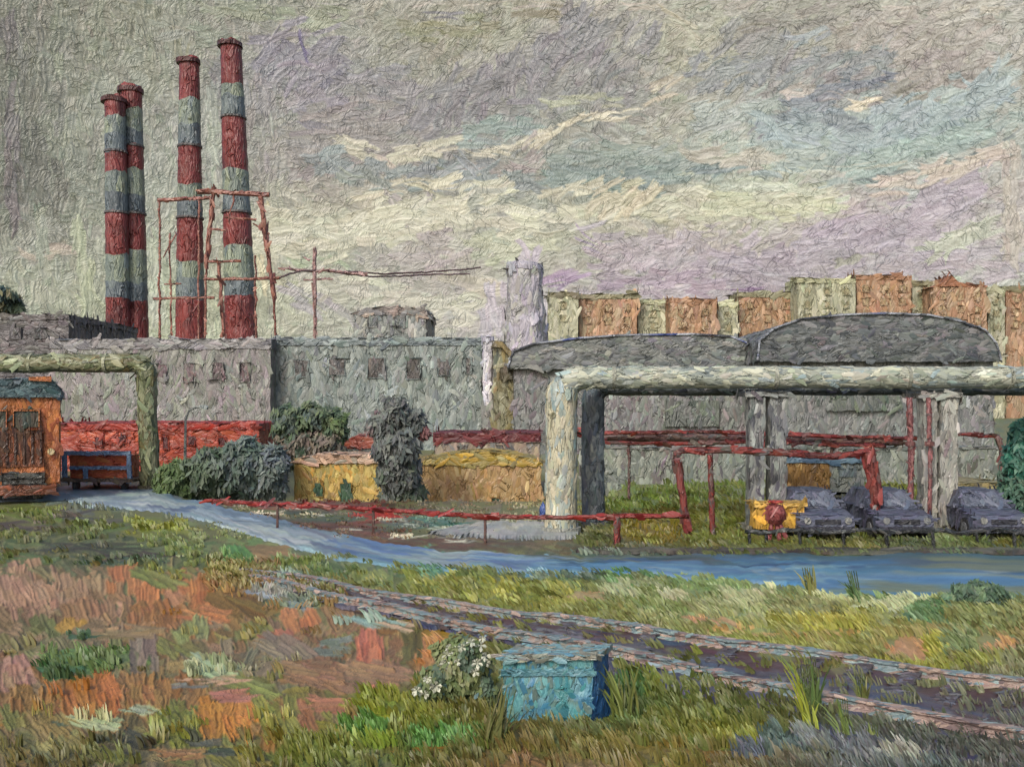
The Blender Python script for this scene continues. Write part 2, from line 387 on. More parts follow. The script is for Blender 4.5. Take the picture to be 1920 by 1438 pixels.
    run([(470, 420), (560, 450), (700, 430), (860, 385), (960, 350)], 60, (196, 194, 168), 1.6, None, 14); run([(520, 430), (620, 455), (720, 420)], 50, (192, 190, 162), 1.5); run([(1050, 400), (1300, 380), (1560, 372)], 40, (188, 188, 162), 1.4); run([(880, 390), (1000, 430)], 80, (160, 164, 150), 1.4, -25, 25)
    run([(1020, 370), (1120, 345)], 34, (186, 182, 156), 1.3, -20); run([(1100, 390), (1230, 370)], 44, (190, 182, 152), 1.5, -40)
    run([(880, 460), (1060, 450)], 46, (178, 182, 156), 1.5); run([(830, 540), (930, 530)], 44, (184, 176, 160), 1.4, 10, 20)
    run([(1010, 535), (1090, 510)], 26, (166, 142, 176), 2, -14, 8); run([(1090, 450), (1120, 470)], 22, (160, 148, 172), 1)
    run([(1120, 480), (1300, 470)], 90, (168, 158, 168), 1.6, -20, 25); run([(1130, 530), (1340, 530)], 34, (160, 142, 162), 1.4)
    run([(1360, 500), (1500, 520)], 60, (160, 150, 165), 1.6); run([(1350, 535), (1490, 548)], 10, (128, 92, 140), 1.6, 4, 4)
    run([(1500, 470), (1620, 440), (1720, 395), (1830, 350)], 74, (166, 156, 172), 2.2, None, 8, 4)
    run([(1640, 500), (1900, 480)], 60, (166, 158, 168), 1.2); run([(1600, 545), (1780, 540)], 24, (172, 184, 166), 1.4); run([(1800, 540), (1860, 545)], 22, (168, 188, 182), 1.4)
    run([(1730, 470), (1860, 420)], 44, (172, 178, 160), 1.2); run([(1890, 280), (1900, 480)], 50, (178, 172, 162), 1.2, 90)
    run([(1440, 260), (1560, 270), (1720, 240), (1880, 160)], 100, (150, 168, 165), 2, None, 14, 4); run([(1320, 220), (1440, 200)], 60, (158, 170, 165), 1.6, -25)
    run([(1590, 310), (1700, 270), (1840, 245)], 60, (146, 170, 165), 2, None, 16, 4); run([(1300, 300), (1450, 290)], 40, (170, 168, 154), 1.3)
    run([(1290, 325), (1370, 312)], 24, (120, 140, 142), 1.4); run([(1480, 330), (1600, 318), (1700, 300)], 12, (182, 186, 172), 1.6, None, 4)
    run([(1610, 338), (1740, 318), (1840, 285), (1905, 250)], 13, (112, 126, 128), 2, None, 4, 4); run([(1640, 350), (1780, 320), (1890, 285)], 32, (190, 176, 164), 1.8, None, 6, 4)
    run([(1400, 350), (1600, 365)], 24, (182, 190, 168), 1.4, 0); run([(1290, 390), (1560, 385)], 36, (184, 188, 156), 1.6, -4)
    run([(1540, 165), (1600, 160), (1640, 160), (1690, 145)], 22, (116, 126, 140), 2, -10); run([(1410, 250), (1480, 210), (1540, 180)], 20, (126, 130, 142), 2, None, 6)
    run([(1460, 180), (1520, 170)], 34, (178, 168, 160), 1.2); run([(1580, 195), (1640, 200)], 20, (206, 196, 170), 2, 10, 10); run([(1495, 248), (1515, 244)], 12, (204, 196, 172), 2)
    run([(1700, 130), (1780, 110), (1830, 140)], 80, (150, 143, 138), 1.5, -25, 20); run([(1690, 165), (1740, 200)], 34, (142, 142, 130), 1, -30)
    run([(1350, 80), (1480, 100)], 60, (136, 138, 138), 1.2, -50); run([(1400, 45), (1560, 30)], 34, (134, 132, 124), 1.3); run([(1500, 70), (1570, 60)], 26, (140, 150, 156), 1)
    run([(1600, 60), (1860, 60)], 70, (158, 152, 144), 1.3, -25, 25); run([(1740, 30), (1900, 10)], 30, (174, 170, 156), 1)
    run([(900, 600), (960, 570), (1010, 520)], 80, (180, 172, 184), 1.5, 80, 20); run([(1440, 230), (1600, 250), (1760, 220), (1880, 150)], 70, (146, 166, 172), 1.6, None, 18)
    run([(1480, 200), (1620, 225)], 40, (128, 142, 152), 1.4, -12, 18); run([(500, 450), (640, 440), (800, 410), (1000, 420)], 46, (200, 198, 174), 1.5, None, 16); run([(560, 520), (760, 560), (880, 590)], 50, (190, 188, 170), 1.2, 0, 20)
    U = u0 + (np.arange(nc) + .5) * stp; V = v0 + (np.arange(nr) + .5) * stp
    R = 1500.; th = np.arctan((U - 960) / F); rr = R
    Xg = np.sin(th)[None, :]; Yg = np.cos(th)[None, :]
    Hs = (H - H.mean()) * 1.35
    Rd = R - Hs
    zz = CAMH + (HZ - V)[:, None] / F * R * np.cos(th)[None, :]
    P = np.stack([Rd * Xg, Rd * Yg, zz + 0 * Xg], -1).reshape(-1, 3)
    grey = C @ np.array([.3, .55, .15]); C = (C + (grey[..., None] * np.array([1.0, 1.0, .95]) - C) * .33) * np.array([1.0, .995, 1.0])
    me = np_mesh('sky', P, grid_faces(nr, nc), lin(C).reshape(-1, 3), True)
    m = paint(None, 1500, axis='x', wdt=16, lng=38, attr=True, bump=.85, amp=.10, bris=3.4, rot=1.5, rough=.42, name='sky_paint').copy()
    t_ = m.node_tree; bs = t_.nodes['Principled BSDF']; src = bs.inputs['Base Color'].links[0].from_socket
    sc_ = t_.nodes.new('ShaderNodeVectorMath'); sc_.operation = 'SCALE'; sc_.inputs['Scale'].default_value = .50 * SKY_GAIN
    t_.links.new(src, sc_.inputs[0]); t_.links.new(sc_.outputs[0], bs.inputs['Base Color']); t_.links.new(src, bs.inputs['Emission Color'])
    bs.inputs['Emission Strength'].default_value = .225 * SKY_GAIN; bs.inputs['Specular IOR Level'].default_value = .4
    o = link_mesh('sky', me, m); o['kind'] = 'structure'; o['label'] = 'overcast grey, cream and lilac clouded sky'
build_sky()

# ================================================================== GROUND
GX = np.arange(13) * 160.
GYS = np.array([860, 900, 940, 980, 1020, 1060, 1100, 1150, 1200, 1250, 1300, 1350, 1400, 1438.])
GT = np.array([
 [(110,105,80),(110,105,85),(100,100,80),(80,85,70),(110,95,60),(110,95,65),(125,120,105),(120,125,115),(110,115,95),(110,115,95),(105,110,85),(110,110,90),(80,100,75)],
 [(90,85,60),(100,110,120),(100,110,125),(70,80,65),(110,90,50),(110,90,60),(120,105,75),(110,118,95),(90,105,60),(100,108,70),(100,105,60),(105,108,75),(80,100,70)],
 [(95,100,60),(110,125,145),(110,120,120),(90,60,50),(85,60,45),(80,72,58),(120,105,85),(98,106,58),(92,102,52),(98,98,58),(105,100,52),(92,100,60),(80,85,60)],
 [(100,105,55),(95,95,65),(105,105,60),(110,115,95),(72,76,68),(110,112,105),(150,150,140),(104,98,48),(105,90,32),(95,95,50),(100,100,50),(95,102,58),(80,85,60)],
 [(85,95,60),(78,82,62),(95,110,65),(105,120,70),(110,115,95),(85,75,70),(85,75,60),(85,85,72),(90,90,55),(92,96,58),(92,95,60),(80,85,75),(75,80,70)],
 [(115,100,72),(88,88,56),(95,105,65),(118,112,75),(100,110,72),(95,115,85),(90,105,85),(85,100,80),(90,105,72),(90,105,78),(95,110,80),(90,110,85),(85,105,85)],
 [(160,125,100),(152,118,90),(168,110,75),(110,95,52),(108,114,68),(112,118,65),(105,112,60),(110,120,80),(118,128,92),(112,126,88),(120,132,100),(118,126,95),(90,105,78)],
 [(140,105,80),(150,115,90),(150,105,65),(125,95,55),(118,105,75),(110,110,60),(125,125,65),(120,125,70),(140,145,108),(150,155,115),(148,148,85),(130,138,92),(122,128,85)],
 [(115,95,70),(105,95,65),(140,100,65),(130,105,80),(145,100,75),(125,100,50),(100,105,60),(108,105,70),(112,116,66),(135,135,75),(132,132,75),(142,126,86),(135,125,85)],
 [(142,106,92),(96,103,64),(115,100,75),(112,112,92),(122,98,78),(125,95,70),(85,100,55),(85,95,60),(95,102,58),(108,110,65),(112,112,68),(118,118,80),(125,128,100)],
 [(135,95,55),(150,100,50),(140,95,55),(118,108,80),(125,95,75),(110,105,50),(85,95,50),(95,110,90),(88,98,46),(85,92,60),(90,92,70),(95,98,80),(105,108,90)],
 [(138,106,66),(150,105,60),(118,110,60),(150,105,50),(122,115,55),(105,110,40),(95,90,45),(80,98,75),(95,102,50),(92,98,52),(85,88,70),(88,92,80),(92,96,90)],
 [(105,100,60),(95,92,60),(88,84,60),(110,110,55),(115,112,45),(78,110,50),(105,95,50),(96,96,50),(105,105,50),(100,100,60),(92,98,100),(85,88,88),(82,84,84)],
 [(110,100,60),(90,85,50),(110,90,65),(105,95,55),(85,90,55),(95,95,50),(110,85,50),(115,100,70),(110,95,45),(95,90,70),(98,103,110),(85,95,98),(80,80,80)]], float)
def gcol(px, py):
    px = -px * .5 if px < 0 else (1920 - (px - 1920) * .5 if px > 1920 else px)
    return bilerp(GT, GX, GYS, px, py)
# colour patches of earth, weeds and turf: (px,py,rx,ry,colour,stroke angle)
PATCH = [(90,1175,44,16,(104,104,60),60),(330,1215,40,16,(112,112,62),40),(480,1180,44,16,(118,112,62),60),(470,1290,50,18,(116,118,64),30),(250,1230,44,18,(88,104,58),50),(50,1350,50,26,(112,108,54),70),(330,1340,50,24,(108,114,52),70),(600,1400,70,26,(104,112,50),50),(640,1200,40,16,(112,104,62),60),(30,1210,40,20,(116,106,66),70),(200,1420,60,18,(98,100,54),50),(420,1420,60,16,(112,106,50),40),(560,1260,40,14,(124,116,70),20),(470,968,60,9,(92,70,58),8),(560,980,60,8,(70,58,50),10),(640,1000,60,9,(96,60,48),10),(690,980,50,7,(118,52,42),4),(560,958,50,6,(64,74,64),2),(620,975,40,5,(60,84,78),-6),(780,985,60,6,(84,96,96),0),(840,982,40,5,(60,104,100),-4),(800,1016,90,8,(92,60,50),6),(700,1012,60,6,(112,82,60),6),(520,950,40,4,(140,60,48),2),(900,1006,60,5,(150,146,140),0),(735,972,24,4,(210,206,196),4),(668,990,30,3,(196,190,178),0),(860,1012,30,3,(206,200,190),3),
 (170,1025,110,9,(62,62,48),6),(250,1042,70,7,(66,50,48),6),(230,1052,90,7,(70,88,72),4),(30,985,60,9,(80,72,72),0),(120,965,60,8,(84,78,78),0),(250,980,60,8,(84,76,70),4),
 (60,960,60,12,(92,104,44),20),(300,990,60,14,(112,118,46),30),(190,990,60,10,(88,100,52),0),(40,1050,60,10,(86,102,60),0),
 (40,1060,45,14,(166,128,104),80),(60,1110,80,28,(168,128,106),75),(150,1100,60,25,(160,126,98),80),(230,1085,30,22,(170,108,66),90),(275,1110,30,22,(176,112,70),90),(365,1105,32,28,(176,112,66),90),(160,1140,50,20,(148,110,80),70),
 (300,1080,50,14,(112,116,60),30),(450,1090,40,14,(120,110,70),0),(500,1040,55,20,(142,112,80),10),(440,1040,30,20,(84,128,74),60),(430,1075,30,14,(120,118,60),80),
 (290,1150,60,24,(146,98,54),80),(430,1130,50,16,(110,82,36),30),(390,1150,40,14,(186,120,78),20),(140,1170,30,14,(176,136,60),60),
 (180,1195,40,8,(52,86,62),0),(160,1240,75,20,(84,110,66),10),(110,1260,40,14,(60,92,62),0),(360,1185,28,22,(136,140,94),88),(270,1220,30,30,(124,106,100),88),(240,1190,60,12,(132,112,84),0),
 (560,1160,40,20,(180,116,78),80),(520,1195,40,18,(166,104,84),60),(640,1150,30,30,(138,108,76),80),(690,1230,26,40,(184,108,84),86),(700,1235,20,34,(178,104,80),88),(620,1215,34,18,(104,112,108),0),
 (540,1215,50,24,(128,110,98),40),(400,1250,50,18,(146,158,132),20),(400,1275,55,8,(176,140,120),0),(350,1282,40,6,(120,118,124),0),
 (30,1260,40,30,(160,118,104),80),(150,1310,32,40,(164,106,50),80),(205,1310,22,50,(172,104,54),78),(60,1310,40,24,(138,100,50),86),(280,1290,50,28,(142,98,56),86),(100,1370,60,30,(132,112,66),60),(190,1385,16,10,(176,120,80),0),
 (400,1340,28,36,(180,122,52),76),(450,1345,30,36,(182,118,54),80),(440,1305,40,14,(168,112,96),0),(560,1340,30,28,(146,94,66),60),(520,1340,50,30,(126,126,60),70),(110,1355,14,10,(84,92,80),0),(180,1355,40,14,(164,172,138),20),(270,1330,30,12,(150,160,136),20),
 (320,1370,60,30,(124,126,58),70),(230,1400,50,20,(70,68,50),20),(400,1400,40,14,(84,86,78),0),(110,1390,50,20,(134,118,72),60),(330,1415,50,10,(150,108,74),0),
 (600,1270,60,26,(146,110,84),10),(620,1320,50,12,(158,106,82),0),(600,1250,30,16,(132,96,72),0),
 (740,1320,50,24,(136,138,36),70),(700,1320,40,20,(118,130,44),0),(770,1340,40,30,(110,116,40),70),(690,1365,50,20,(78,124,58),10),(840,1390,60,14,(84,134,70),0),(700,1390,40,10,(120,140,50),60),(800,1410,60,10,(120,86,34),0),
 (800,1220,26,40,(176,122,80),86),(770,1210,20,30,(88,80,40),86),(840,1180,45,20,(150,112,42),0),(720,1260,60,20,(150,116,90),10),
 (830,1300,40,30,(72,88,48),60),(900,1330,30,40,(96,96,48),60),(960,1370,40,30,(104,92,50),50),(880,1260,30,36,(86,92,60),70),
 (1180,1250,30,34,(100,104,48),70),(1215,1290,34,36,(104,114,46),60),(1180,1300,30,30,(70,106,60),50),(1200,1340,60,30,(92,108,58),40),(1130,1400,50,20,(112,104,54),20),(1260,1360,50,24,(98,104,48),30),(1320,1370,60,20,(108,112,46),0),(1400,1385,60,16,(120,122,50),0),(1240,1410,60,14,(112,98,48),0),
 (1380,1420,80,14,(112,84,40),0),(1480,1400,50,26,(92,112,122),50),(1540,1395,40,20,(120,128,140),40),(1620,1410,60,20,(104,108,124),70),(1700,1420,40,14,(150,150,146),60),(1400,1415,30,12,(84,92,122),20),
 (700,1140,60,8,(64,44,42),14),(540,1085,30,8,(140,170,178),10),(520,1100,36,7,(150,118,96),10),(520,1120,50,12,(140,148,166),15),(560,1130,30,10,(120,140,140),30),(700,1165,60,8,(140,168,170),20),(760,1175,40,8,(178,150,132),10),
 (690,1075,40,16,(128,130,78),60),(620,1070,40,14,(84,104,66),20),(560,1060,40,14,(96,112,60),20),(800,1090,60,16,(126,130,66),60),(930,1110,60,20,(138,138,66),60),(870,1105,50,20,(118,122,62),60),(1050,1120,34,26,(138, 138, 74),80),(1000,1110,40,20,(112,118,60),60),
 (820,1060,26,30,(92,136,118),60),(900,1065,22,26,(110,120,72),60),(1000,1075,30,22,(108,124,116),60),(1010,1060,24,18,(120,160,190),50),(1100,1070,40,22,(74,92,88),60),(1110,1120,40,10,(172,142,110),10),(1180,1110,50,20,(142,150,124),60),(1160,1070,30,26,(86,124,76),70),
 (1230,1060,30,26,(78,118,84),70),(1290,1080,40,24,(108,132,86),60),(1250,1130,50,26,(112,124,78),60),(1340,1090,60,20,(120,140,96),40),(1260,1120,26,16,(174,172,150),40),(1400,1120,50,18,(164,168,138),20),(1440,1160,60,14,(150,156,118),20),
 (1330,1165,60,7,(186,140,110),18),(1400,1185,60,8,(180,144,100),10),(1480,1170,50,14,(140, 140, 70),10),(1570,1175,80,12,(158, 154, 74),-3),(1560,1195,80,8,(182,148,100),5),(1520,1140,60,14,(130,132,96),30),(1580,1120,50,14,(188,194,156),10),(1680,1130,70,14,(182,188,160),4),
 (1340,1215,80,12,(126,132,64),6),(1450,1220,80,12,(142,146,82),6),(1560,1225,80,12,(146,146,88),6),(1700,1215,45,22,(184,138,104),50),(1760,1215,16,24,(160,160,70),70),(1800,1200,30,34,(122,142,106),60),(1880,1210,40,20,(184,140,104),50),(1800,1245,80,10,(132,136,70),0),(1700,1255,80,10,(140,140,64),0),
 (1860,1160,60,30,(122,130,88),30),(1740,1150,40,20,(86,118,86),30),(1640,1110,50,20,(110,130,90),50),
 (700,965,50,7,(170,40,30),4),(640,945,80,5,(96,30,28),4),(600,972,50,8,(70,80,66),0),(820,972,44,9,(84,116,112),-4),(640,985,80,8,(96,58,50),4),(720,1000,60,7,(104,72,62),4),(600,1000,50,7,(80,72,60),4),(760,985,26,3,(206,206,196),2),(590,966,26,3,(188,186,172),0),(570,952,16,3,(214,196,186),0),(500,962,40,4,(206,196,180),0),
 (860,990,50,5,(200,206,200),2),(760,1005,30,3,(224,218,206),0),(880,1000,30,5,(104,100,130),0),(980,1012,90,8,(110,90,70),2),(900,1022,110,8,(92,68,56),4),(1080,1030,80,8,(88,70,48),4),(1180,1040,90,9,(86,96,92),2),(1150,1062,60,6,(72,62,40),6),(1330,1052,90,8,(74,96,92),0),
 (1220,1000,60,22,(116,98,30),88),(1190,945,60,16,(98,112,52),0),(1110,1000,26,26,(92,96,62),88),(1340,990,50,30,(104,108,54),86),(1450,1010,60,20,(98,98,46),10),(1600,1025,40,10,(112,108,66),0),(1800,1020,60,12,(92,100,62),0),(1800,940,60,30,(82,100,66),70),(1600,930,60,14,(96,102,56),0),(1650,925,90,10,(112,112,60),0),
 (1760,1010,20,14,(128,138,98),80),(1890,1020,20,10,(110,108,50),0),
]
def build_ground():
    u0, u1, stp = -420, 2340, 2.0; v0, v1, vs = 772., 1500., 1.6
    nc = int((u1 - u0) / stp); nr = int((v1 - v0) / vs)
    C = np.zeros((nr, nc, 3)); C[:] = (105, 105, 70); H = np.zeros((nr, nc)); rng = np.random.default_rng(8)
    n = 7500
    for i in range(n):
        x = rng.uniform(u0, u1); y = rng.uniform(v0, v1); d = sm(900, 1300, y)
        q = gcol(x + rng.normal(0, 12 + 34 * d), y + rng.normal(0, 6 + 16 * d))
        big = (.4 + .75 * d) * (1.3 if i < n * .4 else .85)
        if x < 900 and y > 1080: a = rng.normal(78, 22) if rng.random() < .75 else rng.normal(5, 20)
        elif y > 1060: a = rng.normal(50, 28)
        elif y > 1040 and x < 700: a = rng.normal(50, 40)
        else: a = rng.normal(4, 14)
        stamp(C, H, (x - u0) / stp, (y - v0) / vs, math.radians(a), rng.uniform(18, 38) * big, rng.uniform(9, 17) * big, jit(q, 9, 6, rng), rng.normal(0, .15), rng.uniform(.5, 1.2), .3, rng)
    for (px, py, rx, ry, c, an) in PATCH:
        k = int(rx * ry / 95) + 3
        for _ in range(k):
            x = px + rng.uniform(-.75, .75) * rx; y = py + rng.uniform(-.75, .75) * ry
            wd = min(rx if an > 45 else ry, 26) * rng.uniform(.5, .95); L = min((ry if an > 45 else rx) * rng.uniform(.8, 1.5), 60)
            stamp(C, H, (x - u0) / stp, (y - v0) / vs, math.radians(an + rng.normal(0, 8)), max(L / vs, 5), max(wd / vs, 2.6), jit(np.array(c, float) * (wq := 1. if (380 < px and py < 1014) else .93) + gcol(x, y) * (1 - wq), 6, 4, rng), rng.normal(0, .12), rng.uniform(.6, 1.2), .3, rng)
    U = u0 + (np.arange(nc) + .5) * stp; V = v0 + (np.arange(nr) + .5) * vs
    YY = CAMH * F / (V - HZ); XX = (U - 960) / F
    x = XX[None, :] * YY[:, None]; y = YY[:, None] + 0 * x
    z = hz(x, y) + (H - H.mean()) * .045 * np.minimum(1, y / 12.) * sm(120, 30, y)
    P = np.stack([x, y, z], -1); Cc = lin(mute(C, .0)) * GAIN * np.array([.95, .98, .86])
    # rows out to the horizon, rows under and behind the viewer, wide sides
    def row(Yv, spread=None):
        sp = Yv if spread is None else spread
        return np.stack([XX * sp, np.full(nc, Yv), np.zeros(nc)], -1)[None]
    far = np.concatenate([row(2600.), row(900.)]); near = np.concatenate([row(6.), row(2.5), row(-60., 60.), row(-400., 400.)])
    P = np.concatenate([far, P, near]); Cc = np.concatenate([np.repeat(Cc[:1], 2, 0), Cc, np.repeat(Cc[-1:], 4, 0)])
    L = P[:, :1].copy(); Rr = P[:, -1:].copy(); L[..., 0] -= 1500; Rr[..., 0] += 1500; L[..., 2] = 0; Rr[..., 2] = 0
    P = np.concatenate([L, P, Rr], 1); Cc = np.concatenate([Cc[:, :1], Cc, Cc[:, -1:]], 1)
    me = np_mesh('ground', P.reshape(-1, 3), grid_faces(P.shape[0], P.shape[1])[:, ::-1], Cc.reshape(-1, 3), True)
    m = paint(None, 16, axis='y', attr=True, bump=.6, amp=.2, bris=5, rough=.5, name='earth_and_turf')
    o = link_mesh('ground', me, m); o['kind'] = 'structure'; o['label'] = 'rough field of green and rusty turf'
build_ground()

def strip(name, upper, lower, colf, z=.03, label=None, m=26, seed=1, relief=.03, ragged=5, n=520):
    """sheet between two polylines on the ground, covered with long strokes; colf(t, v) gives the paint at a place along and across it"""
    def res(pl):
        pl = np.array(pl, float); t = np.linspace(0, 1, len(pl)); tt = np.linspace(0, 1, n)
        return np.stack([np.interp(tt, t, pl[:, 0]), np.interp(tt, t, pl[:, 1])], 1)
    a = res(upper); b = res(lower); rng = np.random.default_rng(seed)
    C = np.zeros((m, n, 3)); H = np.zeros((m, n)); C[:] = colf(.5, .5)
    for i in range(int(n * m / 16)):
        t, v = rng.random(), rng.random(); k = min(int(t * n), n - 1); q = np.array(colf(a[k, 0], v + rng.normal(0, .08)), float)
        stamp(C, H, t * n, v * m, rng.normal(0, .16), rng.uniform(10, 34), rng.uniform(2.2, 5.5), jit(q, 8, 5, rng), rng.normal(0, .06), rng.uniform(.5, 1.3), .35, rng)
    V = np.empty((n, m, 3))
    for i in range(n):
        e0 = mnoise.noise(Vector((i * .045, 1, seed))) * ragged * 1.3 + mnoise.noise(Vector((i * .3, 1, seed))) * ragged * .7; e1 = mnoise.noise(Vector((i * .045, 9, seed))) * ragged * 1.3 + mnoise.noise(Vector((i * .3, 9, seed))) * ragged * .7
        for j in range(m):
            f = j / (m - 1); px = a[i, 0] * (1 - f) + b[i, 0] * f; py = (a[i, 1] + e0) * (1 - f) + (b[i, 1] + e1) * f
            Y = GY(py); x = X(px, Y); V[i, j] = (x, Y, 0)
    V[..., 2] = hz(V[..., 0], V[..., 1]) + z + (H.T - H.mean()) * relief
    V[:, 0, 2] -= .08; V[:, -1, 2] -= .08
    me = np_mesh(name, V.reshape(-1, 3), grid_faces(n, m), (lin(mute(C, .06)) * GAIN).transpose(1, 0, 2).reshape(-1, 3), True)
    o = link_mesh(name, me, paint(None, 24, axis='x', attr=True, bump=.4, amp=.14, rough=.45, name='painted_sheet')); o['kind'] = 'structure'
    if label: o['label'] = label
    return o
def road_col(px, v):
    h = (math.sin(px * .071 + v * 9) + math.sin(px * .023 + v * 4)) * .5
    if px < 620:
        c = (104, 124, 142) if v < .3 else ((132, 150, 160) if h < .2 else (156, 168, 166))
        if h < -.75: c = (88, 104, 128)
    elif px < 1000:
        c = (136, 152, 160) if h > .1 else ((84, 118, 158) if h < -.4 else (112, 138, 156))
        if v > .75: c = (106, 140, 158)
    else:
        c = (58, 90, 104) if v < .2 else ((46, 88, 126) if v < .4 else ((76, 122, 158) if h < .1 else (104, 142, 164)))
        if px < 1350 and v < .3: c = (84, 98, 88) if h > 0 else (66, 84, 92)
        if px > 1800 and h > .2: c = (104, 118, 104)
    return c
strip('road', [(-300, 925), (120, 912), (225, 905), (290, 914), (400, 946), (520, 974), (640, 1002), (820, 1034), (1000, 1042), (1200, 1044), (1440, 1040), (1700, 1040), (2300, 1045)],
      [(-300, 948), (120, 938), (170, 950), (300, 960), (390, 980), (520, 1020), (640, 1052), (820, 1072), (1000, 1080), (1200, 1078), (1400, 1092), (1560, 1116), (2300, 1122)],
      road_col, z=.05, seed=2, ragged=6, label='wet blue grey road curving along the field')
strip('kerb_strip', [(1080, 1030), (1400, 1031), (1900, 1030), (2300, 1032)], [(1080, 1038), (1400, 1040), (1900, 1041), (2300, 1044)],
      lambda p, v: (62, 56, 48) if math.sin(p * .03 + v * 5) < .3 else (86, 84, 72), z=.09, m=8, seed=3, ragged=3, relief=.02, label='dark kerb line on the far side of the road')
strip('pavement', [(880, 984), (960, 978), (1084, 982)], [(800, 1002), (960, 1012), (1084, 1012)],
      lambda p, v: (140, 144, 144) if math.sin(p * .05 + v * 7) < 0 else ((172, 170, 158) if v < .5 else (152, 154, 152)), z=.08, m=16, seed=4, ragged=5, n=200, label='pale concrete pavement at the foot of the pipe')
FAR = [(452, 1078), (520, 1088), (600, 1098), (720, 1128), (900, 1152), (1200, 1190), (1500, 1236), (1900, 1292), (2500, 1378)]
NEAR = [(470, 1092), (520, 1104), (620, 1128), (780, 1168), (900, 1192), (1080, 1226), (1240, 1254), (1500, 1322), (1900, 1390), (2500, 1500)]
def bed_col(px, v):
    h = math.sin(px * .037 + v * 11) + math.sin(px * .013 - v * 6)
    if v < .12: return (104, 108, 70)
    if v < .30: return (78, 52, 54)
    if v < .62:
        if px < 900: return (70, 60, 66) if h < .4 else (92, 74, 58)
        return (98, 96, 102) if h < -.4 else ((78, 72, 84) if h < .5 else ((64, 72, 98) if h < 1.2 else (96, 94, 62)))
    return (66, 68, 92) if h < .5 else (84, 82, 98)
strip('track_bed', [(x, y - 10 * (y - 1000) / 200) for x, y in FAR], [(x, y + (10 + 40 * min(1, max(0, (x - 900) / 500))) * (y - 1000) / 300) for x, y in NEAR],
      bed_col, z=.05, m=40, seed=6, relief=.035, ragged=6, n=600, label='dark violet gravel bed under the rails')

# ================================================================== RAILWAY
def resample(pl, n, Yf=lambda y: GY(y)):
    pl = np.array(pl, float); t = np.linspace(0, 1, len(pl)); tt = np.linspace(0, 1, n)
    # smooth by densifying
    x = np.interp(tt, t, pl[:, 0]); y = np.interp(tt, t, pl[:, 1])
    k = np.hanning(15); k /= k.sum()
    xp = np.pad(x, 7, 'reflect', reflect_type='odd'); yp = np.pad(y, 7, 'reflect', reflect_type='odd')
    x = np.convolve(xp, k, 'valid'); y = np.convolve(yp, k, 'valid')
    return [Vector((X(a, GY(b)), GY(b), 0)) for a, b in zip(x, y)]
def build_track():
    A = resample(FAR, 110); B = resample(NEAR, 110)
    root = thing('railway_track', (A[70].x, A[70].y, 0), 'two rusty pink rails on sleepers curving through the grass', 'railway track')
    for nm, P in (('rail', A), ('rail', B)):
        mb = MB(); V = []; wd, ht = .055, .19
        prof = [(-wd * 1.5, 0.05), (wd * 1.5, 0.05), (wd * .5, .09), (wd * .5, ht - .05), (wd, ht - .03), (wd, ht), (-wd, ht), (-wd, ht - .03), (-wd * .5, ht - .05), (-wd * .5, .09)]
        for i, p in enumerate(P):
            d = (P[min(i + 1, len(P) - 1)] - P[max(i - 1, 0)]).normalized(); nn = Vector((-d.y, d.x, 0))
            z0 = float(hz(p.x, p.y)) + mnoise.noise(p * .9) * .02
            for a, z in prof: V.append(p + nn * a * 1.5 + Vector((0, 0, z + z0)))
        k = len(prof); Fc = [(i * k + j, i * k + (j + 1) % k, (i + 1) * k + (j + 1) % k, (i + 1) * k + j) for i in range(len(P) - 1) for j in range(k)]
        mb.add(V, Fc)
        mb.build('rail', paint([(116, 98, 96), (148, 126, 118), (160, 140, 130), (124, 142, 144), (110, 128, 134), (158, 134, 122), (128, 114, 112)], 13, axis='x', wdt=34, lng=150, rot=.12, amp=.22), root, Y=13, step=26, wob=2.5, dabs=.7, label='near rail' if P is B else 'far rail')
    sp = None; acc = 0; ms = paint([(74, 64, 72), (90, 78, 80), (92, 92, 100), (110, 104, 104)], 13, axis='x', wdt=8, lng=30)
    for i in range(6, 108):
        # distance along centre line
        c0 = (A[i - 1] + B[i - 1]) / 2; c1 = (A[i] + B[i]) / 2; acc += (c1 - c0).length
        if acc < .62: continue
        if i % 7 == 3: acc = .2; continue
        acc = 0
        a, b = A[i], B[i]; d = (b - a).normalized(); a = a - d * .35; b = b + d * .35; z = float(hz(c1.x, c1.y))
        n = Vector((-d.y, d.x, 0)) * .12
        V = [a - n, b - n, b + n, a + n]; mb = MB()
        mb.add([v + Vector((0, 0, z + .02)) for v in V] + [v + Vector((0, 0, z + .052)) for v in V], [(0, 1, 5, 4), (1, 2, 6, 5), (2, 3, 7, 6), (3, 0, 4, 7), (4, 5, 6, 7), (3, 2, 1, 0)])
        mb.build('sleeper', ms, root, Y=13, step=16, wob=4)
build_track()

